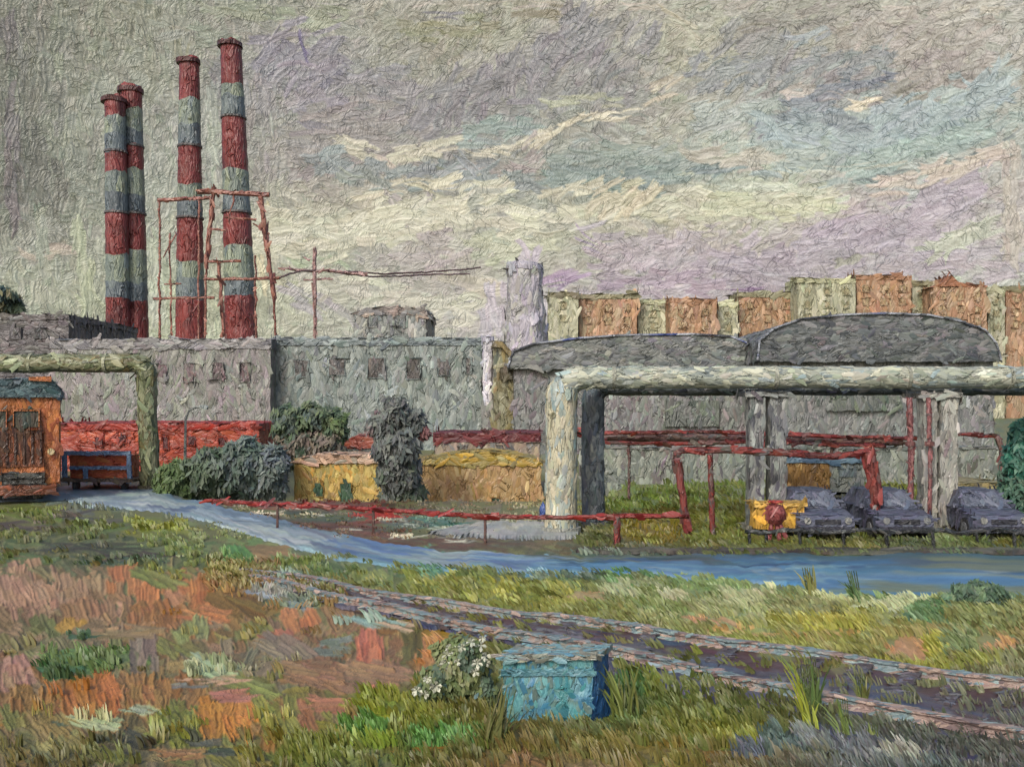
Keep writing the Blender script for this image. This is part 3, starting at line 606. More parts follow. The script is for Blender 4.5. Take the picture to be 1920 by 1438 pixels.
# ================================================================== INDUSTRIAL SKYLINE
RED = [(84, 36, 36), (112, 48, 46), (128, 56, 54), (104, 44, 40)]
def chimney(px0t, px1t, pyt, px0b, px1b, pyb, bands, Y, label, cap=True, lower=(625,)):
    xt = X((px0t + px1t) / 2, Y); rt = S(Y) * (px1t - px0t) / 2; xb = X((px0b + px1b) / 2, Y); rb = S(Y) * (px1b - px0b) / 2
    zt = Z(pyt, Y); z0 = 0
    root = thing('chimney', (xb, Y, 0), label, 'chimney', 'striped power station chimneys')
    ps = sorted(set([pyt, 860] + [b for r in bands for b in r] + list(np.arange(pyt, 860, 11))))
    seg = 20; V = []; Fc = []; mi = []
    for py in ps:
        f = (py - pyt) / (pyb - pyt); x = xt + (xb - xt) * f; r = rt + (rb - rt) * f; z = Z(py, Y)
        r *= 1 + .05 * math.sin(py * .21 + xt) * (mnoise.noise(Vector((py * .05, xt, 0))) + .5)
        for k in range(seg):
            t = 2 * math.pi * k / seg
            dz = mnoise.noise(Vector((math.cos(t) * 1.6 + xt, math.sin(t) * 1.6, py * .03))) * 7 * S(Y) if py not in (pyt,) else 0
            V.append((x + r * math.cos(t), Y + r * math.sin(t), z + dz))
    for i in range(len(ps) - 1):
        mid = (ps[i] + ps[i + 1]) / 2; red = any(a <= mid <= b for a, b in bands)
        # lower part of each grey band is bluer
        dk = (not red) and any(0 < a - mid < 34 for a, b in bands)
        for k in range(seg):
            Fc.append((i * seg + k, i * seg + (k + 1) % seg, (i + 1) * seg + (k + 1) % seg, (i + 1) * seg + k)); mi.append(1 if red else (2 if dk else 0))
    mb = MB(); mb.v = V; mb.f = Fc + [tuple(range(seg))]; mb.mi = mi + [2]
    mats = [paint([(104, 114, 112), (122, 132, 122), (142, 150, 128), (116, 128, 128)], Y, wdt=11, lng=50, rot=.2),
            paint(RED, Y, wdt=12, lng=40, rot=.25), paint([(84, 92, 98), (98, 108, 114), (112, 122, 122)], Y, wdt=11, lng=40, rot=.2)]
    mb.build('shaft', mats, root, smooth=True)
    if cap:
        mb = MB(); s = S(Y)
        mb.tube([(xt - 1.5 * s, Y, zt - 5 * s), (xt - 1.5 * s, Y, zt + 3 * s)], rt * 1.22, 20)
        mb.build('crown_ring', paint([(70, 40, 38), (92, 44, 40)], Y), root, Y=Y, wob=2, dabs=0)
    for a, b in bands[1:3]:
        mb = MB(); f = (a - pyt) / (pyb - pyt); x = xt + (xb - xt) * f; r = rt + (rb - rt) * f
        mb.tube([(x, Y, Z(a, Y) - .3), (x, Y, Z(a, Y) + .4)], r * 1.1, 20)
        mb.build('gallery', paint([(80, 74, 76), (104, 100, 98)], Y), root)
    return root
chimney(197, 234, 188, 200, 244, 625, [(182, 222), (286, 326), (400, 478), (560, 640)], 350, 'shortest of the red and grey striped chimneys, leftmost')
chimney(227, 265, 170, 232, 278, 625, [(162, 206), (276, 318), (402, 470), (566, 640)], 356, 'striped chimney touching the shortest one on its right')
chimney(337, 373, 116, 330, 384, 620, [(110, 190), (276, 348), (410, 490), (562, 640)], 362, 'lone striped chimney of middle height behind the brown gantry')
chimney(414, 452, 84, 422, 482, 620, [(78, 160), (222, 320), (400, 462), (556, 640)], 368, 'tallest striped chimney, rightmost of them')

# substation gantries and pylon
BR = [(112, 66, 58), (136, 84, 72), (150, 104, 90)]
def frame_lines(name, label, cat, Y, lines, group=None, t=2.2, cols=BR, base=None):
    xs = [p[0] for l in lines for p in l[:2]]
    root = thing(name, (X(sum(xs) / len(xs), Y), Y, 0), label, cat, group)
    for l in lines:
        a, b = l[0], l[1]; tt = l[2] if len(l) > 2 else t; nm = l[3] if len(l) > 3 else ('crossbeam' if abs(a[0] - b[0]) > abs(a[1] - b[1]) else 'leg')
        mb = MB(); mb.tube([(X(a[0], Y), Y, Z(a[1], Y)), (X((a[0] + b[0]) / 2, Y), Y, Z((a[1] + b[1]) / 2, Y)), (X(b[0], Y), Y, Z(b[1], Y))], tt * S(Y), 6)
        mb.build(nm, paint(cols, Y, axis='x' if nm == 'crossbeam' else 'z'), root, Y=Y, step=12, wob=2.6)
    return root
frame_lines('switchyard_gantry', 'thin brown steel gantry between the shortest and the middle chimney', 'steel gantry', 190,
    [((299, 372), (300, 800), 2.), ((318, 440), (326, 800), 1.5), ((296, 376), (402, 370), 3.4), ((288, 560), (402, 558), 2.2), ((306, 484), (330, 436), 1.5, 'brace'), ((310, 532), (340, 532), 1.6), ((372, 372), (373, 800), 1.8)], 'brown steel gantries of the switchyard')
frame_lines('switchyard_gantry', 'taller brown steel gantry in front of the tallest chimney', 'steel gantry', 180,
    [((402, 352), (386, 505), 4.2), ((386, 505), (384, 800), 2), ((410, 490), (432, 800), 3.4), ((370, 358), (504, 366), 4.6), ((488, 368), (514, 560), 4.2), ((514, 560), (524, 800), 2.4), ((478, 480), (484, 800), 1.7), ((384, 492), (452, 490), 2.6),
     ((384, 524), (524, 522), 2.8), ((420, 408), (480, 412), 2.), ((396, 430), (424, 434), 2.), ((474, 418), (506, 440), 1.6, 'brace'), ((440, 366), (428, 420), 1.4, 'brace')], 'brown steel gantries of the switchyard')
frame_lines('transmission_pylon', 'slender pale brown pylon with one crossarm, beyond the factory roof', 'pylon', 200,
    [((590, 466), (592, 800), 3.2), ((530, 504), (690, 514), 2.6), ((582, 488), (570, 482), 1.3, 'crossbeam'), ((586, 530), (604, 800), 1.4), ((570, 526), (625, 524), 1.6)], cols=[(140, 108, 104), (158, 128, 124), (134, 96, 92)])
def wire(label, pts, Y0, Y1, r, cols):
    mb = MB(); P = []
    for i, (a, b) in enumerate(pts):
        Y = Y0 + (Y1 - Y0) * i / (len(pts) - 1); P.append((X(a, Y), Y, Z(b, Y)))
    mb.tube(P, r, 6); o = mb.build('power_cable', paint(cols, Y0, axis='x'), None, Y=Y0, step=10, wob=2., dabs=0)
    return tag(o, label, 'power cable', 'cables running from the pylon')
wire('upper dark red cable sagging right from the pylon crossarm', [(612, 508), (660, 510), (720, 514), (790, 511), (862, 506), (900, 502)], 199, 260, .22, [(88, 52, 54), (120, 88, 88)])
wire('lower dark red cable sagging right from the pylon crossarm', [(640, 513), (700, 519), (750, 518), (820, 514), (880, 514)], 199, 250, .2, [(104, 70, 72), (140, 112, 112)])
wire('cable reaching left from the pylon to the taller gantry', [(524, 522), (545, 512), (570, 508), (592, 507)], 181, 199, .2, [(130, 96, 92), (150, 116, 110)])

# ---- generic building
def building(name, label, cat, px0, px1, pyt, Y, cols, roofcols, depth=18, zb=-1.5, windows=(), wincols=((74, 72, 76), (92, 94, 96)), group=None, roof_px=10, over=2, axis='z', parapet=True, roof_pts=None, framecols=None, loc_z=0):
    s = S(Y); x0, x1, zt = X(px0, Y), X(px1, Y), Z(pyt, Y)
    root = thing(name, ((x0 + x1) / 2, Y + depth / 2, loc_z), label, cat, group)
    mb = MB(); mb.box(x0, x1, Y, Y + depth, zb, zt - roof_px * s)
    mb.build('wall', paint(cols, Y, axis=axis), root, Y=Y, step=16, wob=1.6)
    mb = MB()
    if roof_pts: mb.prism([(X(a, Y), Z(b, Y)) for a, b in roof_pts], Y - over * s, Y + depth + over * s)
    else: mb.box(x0 - over * s, x1 + over * s, Y - over * s, Y + depth + over * s, zt - roof_px * s, zt)
    mb.build('roof', paint(roofcols, Y, axis='x'), root, Y=Y, step=14, wob=2.4)
    for i, wd in enumerate(windows):
        a, b, c, d = wd[:4]
        f = MB(); e = 1.6 * s; y0 = Y - 2.0 * s; X0, X1, Z0, Z1 = X(a, Y), X(b, Y), Z(d, Y), Z(c, Y)
        f.box(X0 - e, X0, y0, Y, Z0, Z1); f.box(X1, X1 + e, y0, Y, Z0, Z1); f.box(X0 - e, X1 + e, y0, Y, Z1, Z1 + e); f.box(X0 - e, X1 + e, y0 - .5 * s, Y, Z0 - e, Z0)
        fo = f.build(wd[4] if len(wd) > 4 else 'window', paint(framecols or [tuple(min(255, int(v * 1.04)) for v in cols[-1]), cols[0]], Y), root, Y=Y, step=12, wob=1.8)
        p = MB(); p.box(X0, X1, Y - 1.5 * s, Y, Z0, Z1); p.build('pane', paint(list(wincols), Y, wdt=8, lng=20), fo, Y=Y, step=10, wob=1.8).matrix_parent_inverse.identity()
        fo.children[0].location = root_off(fo)
    return root
def root_off(o): return (0, 0, 0)

# children of a part: MB.build subtracts only the direct parent's location (parts sit at 0,0,0), so shift sub-parts by the thing's location
_old_build = MB.build
def _build(s, name, mat, parent=None, **kw):
    if parent is not None and parent.parent is not None:
        L = parent.parent.location; s.v = [tuple(p) for p in s.v]
        if kw.get('Y'):
            o = _old_build(s, name, mat, None, **kw)
        else: o = _old_build(s, name, mat, None, **kw)
        n = len(o.data.vertices); co = np.empty(n * 3); o.data.vertices.foreach_get('co', co)
        co = (co.reshape(-1, 3) - np.array(L)).ravel(); o.data.vertices.foreach_set('co', co); o.data.update()
        o.parent = parent; return o
    return _old_build(s, name, mat, parent, **kw)
MB.build = _build

GREY_R = [(106, 116, 114), (124, 132, 128), (138, 145, 140), (116, 126, 126)]
GREY_L = [(114, 114, 112), (128, 130, 122), (136, 128, 130), (120, 122, 114)]
building('factory_building', 'long blue grey factory hall with a row of dark windows, behind the huts', 'factory', 508, 903, 634, 88, GREY_R, [(100, 108, 112), (122, 132, 132), (88, 98, 104)], depth=30, roof_px=14,
         windows=[(553, 578, 676, 706), (617, 646, 674, 704), (690, 720, 672, 708), (763, 787, 674, 710), (822, 842, 678, 704), (874, 884, 672, 700)], wincols=((84, 82, 80), (96, 90, 88), (104, 108, 106)))
building('factory_building', 'mauve grey factory hall behind the red shed, left of the blue grey one', 'factory', 96, 507, 636, 86, GREY_L, [(116, 112, 116), (132, 130, 130), (104, 102, 108)], depth=30, roof_px=18,
         windows=[(296, 314, 684, 714), (345, 364, 682, 716), (400, 418, 680, 712), (450, 468, 680, 716)], wincols=((92, 84, 86), (110, 92, 96), (112, 110, 104)))
building('rooftop_house', 'grey ventilation block standing up behind the blue grey factory roof', 'building', 664, 798, 577, 122, [(112, 114, 114), (124, 128, 124), (140, 138, 132)], [(118, 114, 112), (140, 124, 114)], depth=14, roof_px=8,
         windows=[(690, 706, 596, 612), (742, 758, 596, 612)], wincols=((104, 108, 108), (116, 120, 118)), roof_pts=[(660, 590), (690, 578), (740, 574), (800, 582), (802, 592)])
building('dark_warehouse', 'dark flat roofed warehouse at the left edge above the green pipe', 'warehouse', -160, 128, 590, 110, [(84, 80, 80), (96, 90, 92), (74, 72, 74)], [(88, 82, 84), (102, 98, 98)], depth=20, roof_px=10, axis='x',
         windows=[(20, 40, 616, 634), (66, 86, 616, 634)], wincols=((70, 68, 70), (84, 80, 82)))

def solid(name, label, cat, Y, pts, depth, cols, group=None, part=None, wob=2.2, axis='z', **kw):
    xs = [X(a, Y) for a, b in pts]
    mb = MB(); mb.prism([(X(a, Y), Z(b, Y)) for a, b in pts], Y, Y + depth)
    o = mb.build(name, paint(cols, Y, axis=axis, **kw), None, Y=Y, step=14, wob=wob)
    return tag(o, label, cat, group)
# vent stack
Y = 84; r = thing('vent_stack', (X(915, Y), Y, 0), 'narrow white vent stack at the end of the factory', 'vent stack')
mb = MB(); mb.tube([(X(915, Y), Y, -1), (X(915, Y), Y, Z(760, Y))], S(Y) * 13, 14); mb.build('base', paint([(120, 120, 118), (134, 134, 128)], Y), r, Y=Y)
mb = MB(); mb.tube([(X(915, Y), Y, Z(760, Y)), (X(915, Y), Y, Z(640, Y))], S(Y) * 9.5, 14); mb.build('shaft', paint([(184, 184, 196), (204, 200, 210), (214, 212, 214)], Y, wdt=8), r, Y=Y, wob=1.6)
mb = MB(); mb.tube([(X(915, Y), Y, Z(640, Y)), (X(915, Y), Y, Z(632, Y))], S(Y) * 12, 14); mb.build('cap', paint([(170, 166, 186), (196, 192, 206)], Y), r, Y=Y)
# conveyor tower
Y = 82; r = thing('conveyor_tower', (X(960, Y), Y, 0), 'olive slope sided coal tower between white stack and hangar', 'tower')
mb = MB(); mb.prism([(X(a, Y), Z(b, Y)) for a, b in [(924, 860), (926, 650), (940, 650), (958, 668), (984, 720), (1020, 800), (1024, 860)]], Y, Y + 8)
mb.build('wall', paint([(104, 100, 78), (124, 122, 98), (118, 108, 74), (138, 136, 112), (92, 94, 86)], Y, wdt=10, rot=.5), r, Y=Y)
mb = MB(); P = [(922, 650), (928, 640), (942, 642), (962, 664), (990, 716), (985, 720), (957, 671), (940, 652)]
mb.prism([(X(a, Y), Z(b, Y)) for a, b in P], Y - .5, Y + 8.4); mb.build('roof', paint([(112, 98, 62), (130, 114, 76), (96, 92, 84)], Y), r, Y=Y)
mb = MB(); mb.box(X(938, Y), X(966, Y), Y - .35, Y, Z(712, Y), Z(690, Y)); w_ = mb.build('opening', paint([(66, 60, 48), (84, 76, 58)], Y), r, Y=Y, label='dark opening')

# lavender steam tower
Y = 210; r = thing('cooling_tower', (X(984, Y), Y, 0), 'pale lavender cooling tower rising behind the hangar roof', 'tower')
def lathe(mb, x, Y, prof, seg=24, mi=0):
    V = [(x + rr * math.cos(2 * math.pi * k / seg), Y + rr * math.sin(2 * math.pi * k / seg), z) for rr, z in prof for k in range(seg)]
    n = len(prof); return mb.add(V, [(i * seg + k, i * seg + (k + 1) % seg, (i + 1) * seg + (k + 1) % seg, (i + 1) * seg + k) for i in range(n - 1) for k in range(seg)] + [tuple(range((n - 1) * seg, n * seg))], mi)
mb = MB(); s = S(Y); lathe(mb, X(984, Y), Y, [(46 * s, Z(840, Y)), (42 * s, Z(700, Y)), (38 * s, Z(620, Y)), (35 * s, Z(560, Y)), (34 * s, Z(520, Y)), (35 * s, Z(508, Y))])
mb.build('shell', paint([(158, 153, 162), (165, 159, 170), (163, 162, 158), (157, 149, 163)], Y, wdt=12, lng=40), r, Y=Y, wob=6, dabs=.5)
mb = MB(); lathe(mb, X(984, Y), Y, [(35.5 * s, Z(508, Y)), (34 * s, Z(500, Y)), (30 * s, Z(494, Y))]); mb.build('rim', paint([(156, 152, 162), (164, 160, 170)], Y), r, Y=Y, wob=4)

# hangars
def hangar(label, arc, px0, px1, pyw, Y, depth, roofc, wallc, patchc=None, patch=None, doors=(), skylights=()):
    r = thing('hangar', (X((px0 + px1) / 2, Y), Y + depth / 2, 0), label, 'hangar', 'barrel roofed hangars')
    mb = MB(); mb.prism([(X(a, Y), Z(b, Y)) for a, b in arc] + [(X(arc[-1][0], Y), Z(pyw, Y)), (X(arc[0][0], Y), Z(pyw, Y))], Y, Y + depth)
    mb.build('roof', paint(roofc, Y, axis='x', wdt=11, lng=46, rot=.6, bump=1.), r, Y=Y, wob=2.6)
    mb = MB(); mb.box(X(px0 + 4, Y), X(px1 - 4, Y), Y + .6, Y + depth - .6, -1.3, Z(pyw, Y)); mb.build('wall', paint(wallc, Y, wdt=14), r, Y=Y)
    if patch and False:
        mb = MB(); mb.prism([(X(a, Y), Z(b, Y)) for a, b in patch], Y - .35, Y); mb.build('roof_panel', paint(patchc, Y, axis='x'), r, Y=Y, wob=3, label='pale bare metal panel')
    for a, b, c, d in doors:
        mb = MB(); mb.box(X(a, Y), X(b, Y), Y + .3, Y + .6, Z(d, Y), Z(c, Y)); mb.build('door', paint([(84, 92, 86), (104, 106, 104), (96, 104, 92)], Y), r, Y=Y)
    mb = MB(); top = [(a, b) for a, b in arc]
    mb.tube([(X(a, Y), Y - .1, Z(b, Y) + .05) for a, b in top], .09, 6); mb.build('eave_trim', paint([(56, 58, 70), (70, 72, 78), (170, 174, 184), (54, 70, 130)], Y, axis='x', wdt=20, lng=60), r)
    return r
hangar('long low arched grey hangar with blue white trim, nearer the olive tower', [(952, 690), (962, 660), (1000, 646), (1080, 636), (1160, 630), (1300, 628), (1370, 632), (1404, 646), (1412, 662), (1410, 690)],
       960, 1412, 692, 80, 26, [(80, 84, 84), (100, 104, 102), (118, 120, 116), (110, 112, 114), (92, 96, 96)], [(104, 108, 106), (120, 122, 120), (112, 106, 108), (128, 132, 126)],
       doors=[(1250, 1350, 752, 800)])
hangar('high arched charcoal hangar, the right hand one of the two', [(1420, 676), (1424, 640), (1450, 618), (1500, 600), (1580, 592), (1660, 589), (1740, 592), (1800, 604), (1846, 620), (1868, 646), (1876, 676)],
       1424, 1874, 678, 76, 30, [(78, 82, 84), (94, 98, 98), (108, 110, 110), (74, 78, 82), (122, 118, 120)], [(108, 110, 108), (120, 122, 120), (104, 106, 106), (132, 128, 128)],
       patchc=[(104, 104, 106), (120, 116, 120), (112, 108, 110), (124, 124, 122)], patch=[(1590, 674), (1572, 660), (1585, 642), (1560, 630), (1572, 614), (1610, 608), (1622, 598), (1680, 594), (1722, 600), (1730, 616), (1750, 628), (1738, 646), (1752, 662), (1712, 674), (1660, 670)],
       doors=[(1560, 1690, 742, 770)])
# far apartment blocks
ORN = [(146, 112, 86), (160, 124, 96), (168, 138, 112), (152, 132, 106)]; CRM = [(154, 152, 126), (166, 164, 138), (174, 172, 150), (146, 146, 120)]
AP = [(1030, 1084, 548, CRM, 'pale green end block, leftmost of the far flats', 0), (1086, 1194, 552, ORN, 'orange brick block beside the pale leftmost one', 0), (1196, 1254, 562, CRM, 'narrow cream block between the two left orange blocks', 1), (1256, 1344, 560, ORN, 'second orange block from the left of the far flats', 2),
      (1346, 1384, 566, CRM, 'narrowest cream block in the middle of the far flats', 1), (1386, 1494, 548, ORN, 'wide orange block left of the big cream block', 0), (1496, 1604, 522, CRM, 'biggest cream block, above the left end of the high hangar', 1), (1606, 1708, 516, ORN, 'widest tall orange block above the crown of the high hangar', 2),
      (1710, 1748, 528, CRM, 'narrow cream block between the two tallest orange blocks', 0), (1750, 1850, 530, ORN, 'orange block with a small pointed roof piece', 3), (1852, 1884, 538, CRM, 'cream strip block next to the rightmost block', 1), (1886, 1990, 536, ORN, 'rightmost orange block cut by the picture edge', 0)]
for i, (a, b, t, c, lab, rk) in enumerate(AP):
    Yb = 300 + (i % 3) * 4; base_row = 575 if a < 1480 else 560
    n = max(1, int((b - a) / 30)); wins = []
    for q in range(n):
        cx = a + (b - a) * (q + .5) / n
        for row in range(2 if t > 540 else 3):
            y0 = t + 20 + row * 24; wins.append((cx - 5, cx + 5, y0, y0 + 11))
    rc = {0: [(118, 112, 84), (138, 134, 108), (112, 106, 80)], 1: [(168, 168, 136), (180, 178, 146)], 2: [(142, 104, 78), (156, 118, 90)], 3: [(146, 98, 72), (160, 112, 84)]}[rk]
    rp = [(a - 2, t + 8), (a + 28, t - 4), (a + 34, t - 14), (a + 48, t), (b + 2, t + 6), (b + 2, t + 9)] if rk == 3 else None
    building('apartment_block', lab, 'apartment block', a, b, t, Yb, c, rc, depth=14, zb=-1, windows=wins, roof_px=9, over=1,
             wincols=((152, 126, 96), (168, 148, 116)) if c is ORN else ((140, 134, 106), (156, 146, 116)), group='far apartment blocks beyond the hangars', roof_pts=rp)

# ================================================================== PIPELINES
def elbow(c, a0, a1, R, n=8):
    """quarter arc in the x,z plane"""
    return [(c[0] + R * math.cos(a0 + (a1 - a0) * i / n), c[1], c[2] + R * math.sin(a0 + (a1 - a0) * i / n)) for i in range(n + 1)]
def pipe_path_right(pxleg, pytop, Y, px_end, r):
    xl = X(pxleg, Y); zc = Z(pytop, Y) - r * .75; R = r * 1.5
    p = [(xl, Y, 0.0), (xl, Y, zc * .33), (xl, Y, zc * .66), (xl, Y, zc - R - .05)] + elbow((xl + R, Y, zc - R), math.pi, math.pi / 2, R)
    for k in range(1, 25): p.append((xl + R + (X(px_end, Y) - xl - R) * k / 24, Y, zc + mnoise.noise(Vector((k, 0, 1))) * .03))
    return p
CREAM = [(118, 126, 124), (144, 150, 140), (166, 170, 154), (184, 184, 166), (146, 160, 160)]
Y1 = 31.; r1 = .49
root = thing('overhead_pipeline', (X(1052, Y1), Y1, 0), 'thick cream insulated pipe rising and turning right over the yard', 'pipeline', 'big insulated pipes')
pp_ = pipe_path_right(1052, 686, Y1, 2350, r1); rr_ = [r1] * 7 + [r1 * .95, r1 * .9, r1 * .85, r1 * .8, r1 * .76, r1 * .73] + [r1 * .70] * (len(pp_) - 13)
mb = MB(); mb.tube(pp_[:9], rr_[:9], 28); mb.build('riser', paint([(136, 152, 154), (156, 164, 158), (178, 174, 150), (188, 180, 154), (146, 156, 148)], Y1, axis='z', wdt=9, lng=60, rot=.2), root, Y=Y1, step=12, wob=2.2, smooth=True)
mb = MB(); mb.tube(pp_[8:], rr_[8:], 28); mb.build('run', paint(CREAM, Y1, axis='x', wdt=9, lng=60, rot=.25), root, Y=Y1, step=12, wob=2.2, smooth=True)
for px in (1150, 1452, 1700, 1890):
    x = X(px, Y1); zc = Z(686, Y1) - r1 * .75
    mb = MB(); mb.tube([(x - .06, Y1, zc), (x + .06, Y1, zc)], r1 * .70 + .03, 28); mb.build('joint_band', paint([(120, 122, 112), (156, 156, 140)], Y1), root, smooth=False)
mb = MB(); x = X(1052, Y1); mb.tube([(x, Y1, .0), (x, Y1, .18)], r1 + .14, 24); mb.build('foot_flange', paint([(138, 138, 130), (158, 160, 152)], Y1), root)
mb = MB(); zc = Z(686, Y1) - r1; mb.tube([(X(1036, Y1), Y1 - r1 * .7, Z(778, Y1)), (X(1036, Y1), Y1 - r1 * .95, Z(778, Y1))], .09, 10); mb.build('valve_cap', paint([(96, 94, 70), (120, 116, 88)], Y1), root)
Y2 = 32.6; r2 = .37
root = thing('overhead_pipeline', (X(1112, Y2), Y2, 0), 'darker grey insulated pipe tucked under and behind the cream one', 'pipeline', 'big insulated pipes')
pp_ = pipe_path_right(1112, 705, Y2, 2350, r2)
for nm_, q_, ax_ in (('riser', pp_[:9], 'z'), ('run', pp_[8:], 'x')):
    mb = MB(); mb.tube(q_, r2, 24); mb.build(nm_, paint([(58, 66, 72), (76, 84, 88), (92, 98, 104), (108, 112, 110), (70, 76, 92)], Y2, axis=ax_, wdt=9, lng=55, rot=.25), root, Y=Y2, step=12, wob=2.2, smooth=True)
mb = MB(); mb.tube([(X(1112, Y2), Y2, 0), (X(1112, Y2), Y2, .16)], r2 + .12, 20); mb.build('foot_flange', paint([(90, 92, 92), (110, 110, 106)], Y2), root)

def support(label, legs, Y, pyt, pyb, cols, redp=None, w=14):
    xs = [(a + b) / 2 for a, b in legs]; root = thing('pipe_support', (X(sum(xs) / len(xs), Y), Y, 0), label, 'pipe support', 'concrete columns under the big pipes')
    for a, b in legs:
        mb = MB(); x0, x1 = X(a, Y), X(b, Y); mb.box(x0, x1, Y - .28, Y + .28, 0, Z(pyt, Y))
        mb.build('column', paint(cols, Y, wdt=8, lng=70, rot=.15), root, Y=Y, wob=1.6)
        mb = MB(); mb.box(x0 - .1, x1 + .1, Y - .4, Y + .4, 0, .22); mb.build('footing', paint([(110, 108, 98), (136, 134, 122)], Y), root, Y=Y)
    mb = MB(); mb.box(X(legs[0][0] - 8, Y), X(legs[-1][1] + 8, Y), Y - .38, Y + 1.2, Z(pyt, Y), Z(pyt - 9, Y)); mb.build('saddle_beam', paint(cols, Y, axis='x'), root, Y=Y)
    return root
support('paired grey concrete columns left of the ochre lorry', [(1402, 1428), (1440, 1470)], 31.3, 744, 1000, [(98, 98, 100), (120, 122, 122), (140, 142, 138), (84, 86, 92)])
support('paired pale columns between the dark cars, furthest right', [(1726, 1750), (1756, 1788)], 31.3, 746, 1010, [(124, 124, 120), (144, 142, 136), (156, 154, 146), (118, 112, 110)])

# thin red risers beside right support
for px, b, lab in ((1707, 905, 'thin dull red riser pipe left of the right hand columns'), (1743, 870, 'thin dull red riser pipe against the right hand columns')):
    Yr = 30.7; root = thing('riser_pipe', (X(px, Yr), Yr, 0), lab, 'pipe', 'thin red risers')
    mb = MB(); mb.tube([(X(px, Yr), Yr, 0), (X(px + 1, Yr), Yr, Z(850, Yr)), (X(px - 2, Yr), Yr, Z(746, Yr))], .09 if px < 1720 else .06, 10); mb.build('pipe', paint([(112, 66, 68), (134, 86, 86), (104, 84, 84)], Yr, wdt=7), root, Y=Yr)
    mb = MB(); mb.tube([(X(px, Yr), Yr, Z(836, Yr)), (X(px, Yr), Yr, Z(828, Yr))], .15, 12); mb.build('flange', paint([(96, 58, 58), (120, 80, 76)], Yr), root)

# left pipeline
Y3 = 47.; r3 = .44; xl = X(276, Y3); zc = Z(664, Y3) - r3; R = r3 * 1.5
p = [(X(-420, Y3), Y3, zc)] + [(X(-420 + (250 + 420) * k / 20, Y3), Y3, zc + .03 * math.sin(k * 1.7)) for k in range(1, 20)] + elbow((xl - R, Y3, zc - R), math.pi / 2, 0, R) + [(xl, Y3, zc * .6), (xl + .1, Y3, zc * .3), (xl + .16, Y3, 0)]
root = thing('overhead_pipeline', (xl, Y3, 0), 'olive green pipe bending down beside the red shed on the left', 'pipeline', 'big insulated pipes')
for nm_, q_, ax_ in (('run', p[:25], 'x'), ('riser', p[24:], 'z')):
    mb = MB(); mb.tube(q_, r3, 24); mb.build(nm_, paint([(72, 78, 52), (98, 104, 74), (128, 130, 100), (112, 104, 72), (134, 140, 112)], Y3, axis=ax_, wdt=9, lng=60, rot=.4), root, Y=Y3, wob=2.2, smooth=True)
mb = MB(); mb.tube([(xl + .16, Y3, 0), (xl + .16, Y3, .2)], r3 + .15, 20); mb.build('foot_flange', paint([(90, 88, 70), (110, 106, 86)], Y3), root)
for px in (60, 200):
    mb = MB(); x = X(px, Y3); mb.tube([(x - .07, Y3, zc), (x + .07, Y3, zc)], r3 + .04, 24); mb.build('joint_band', paint([(150, 152, 126), (168, 168, 142)], Y3), root)

# red pipework of the yard
RP = [(82, 38, 36), (106, 44, 40), (128, 54, 48), (104, 70, 66), (92, 84, 80)]
DR = [(76, 54, 52), (94, 62, 58), (106, 84, 78), (90, 84, 80)]
def pipes(name, label, cat, segs, group=None):
    """segs: (partname, [(px,py,Y)...], radius, colours)"""
    q = segs[0][1][0]; root = thing(name, (X(q[0], q[2]), q[2], 0), label, cat, group)
    for nm, pts, rad, cols in segs:
        mb = MB(); ax = 'x' if abs(pts[0][0] - pts[-1][0]) > abs(pts[0][1] - pts[-1][1]) else 'z'
        mb.tube([(X(a, y), y, Z(b, y)) for a, b, y in pts], rad * .8, 10); mb.build(nm, paint(cols, pts[0][2], axis=ax, wdt=7, lng=40, rot=.3), root, Y=pts[0][2], step=9, wob=2., smooth=True)
    return root
pipes('pipe_rack', 'dark red twin pipe rack running across behind the big columns', 'pipe rack', [
    ('pipe', [(1070, 806, 40), (1130, 812, 40), (1300, 810, 40), (1400, 812, 40), (1560, 818, 40), (1700, 822, 40), (1790, 814, 40), (1868, 818, 40)], .10, RP), ('pipe', [(1070, 812, 40.3), (1130, 830, 40.3), (1300, 832, 40.3), (1400, 828, 40.3), (1540, 832, 40.3), (1660, 836, 40.3)], .10, RP),
    ('deck', [(1120, 820, 40.6), (1300, 821, 40.6), (1500, 824, 40.6), (1690, 828, 40.6)], .20, DR),
    ('riser', [(1868, 818, 40), (1878, 840, 40), (1880, 944, 40)], .14, DR), ('post', [(1180, 830, 40.4), (1180, 944, 40.4)], .07, DR), ('post', [(1560, 832, 40.4), (1560, 944, 40.4)], .07, DR)])
pipes('pipe_portal', 'bright red square pipe loop on legs in front of the twin rack', 'pipe', [
    ('pipe', [(1268, 862, 30), (1268, 850, 30), (1278, 844, 30), (1380, 844, 30), (1480, 850, 30), (1560, 856, 30), (1640, 846, 30)], .13, RP),
    ('leg', [(1268, 860, 30), (1278, 920, 30), (1290, 1004, 30)], .14, RP), ('leg', [(1330, 852, 30), (1334, 930, 30), (1336, 1004, 30)], .10, RP),
    ('leg', [(1628, 846, 30), (1638, 900, 30), (1646, 944, 30)], .24, [(104, 50, 46), (128, 60, 56), (112, 78, 72)]), ('leg', [(1638, 944, 30), (1648, 970, 29.8), (1654, 1006, 29.6)], .13, RP)])
for f_ in ():
    pass
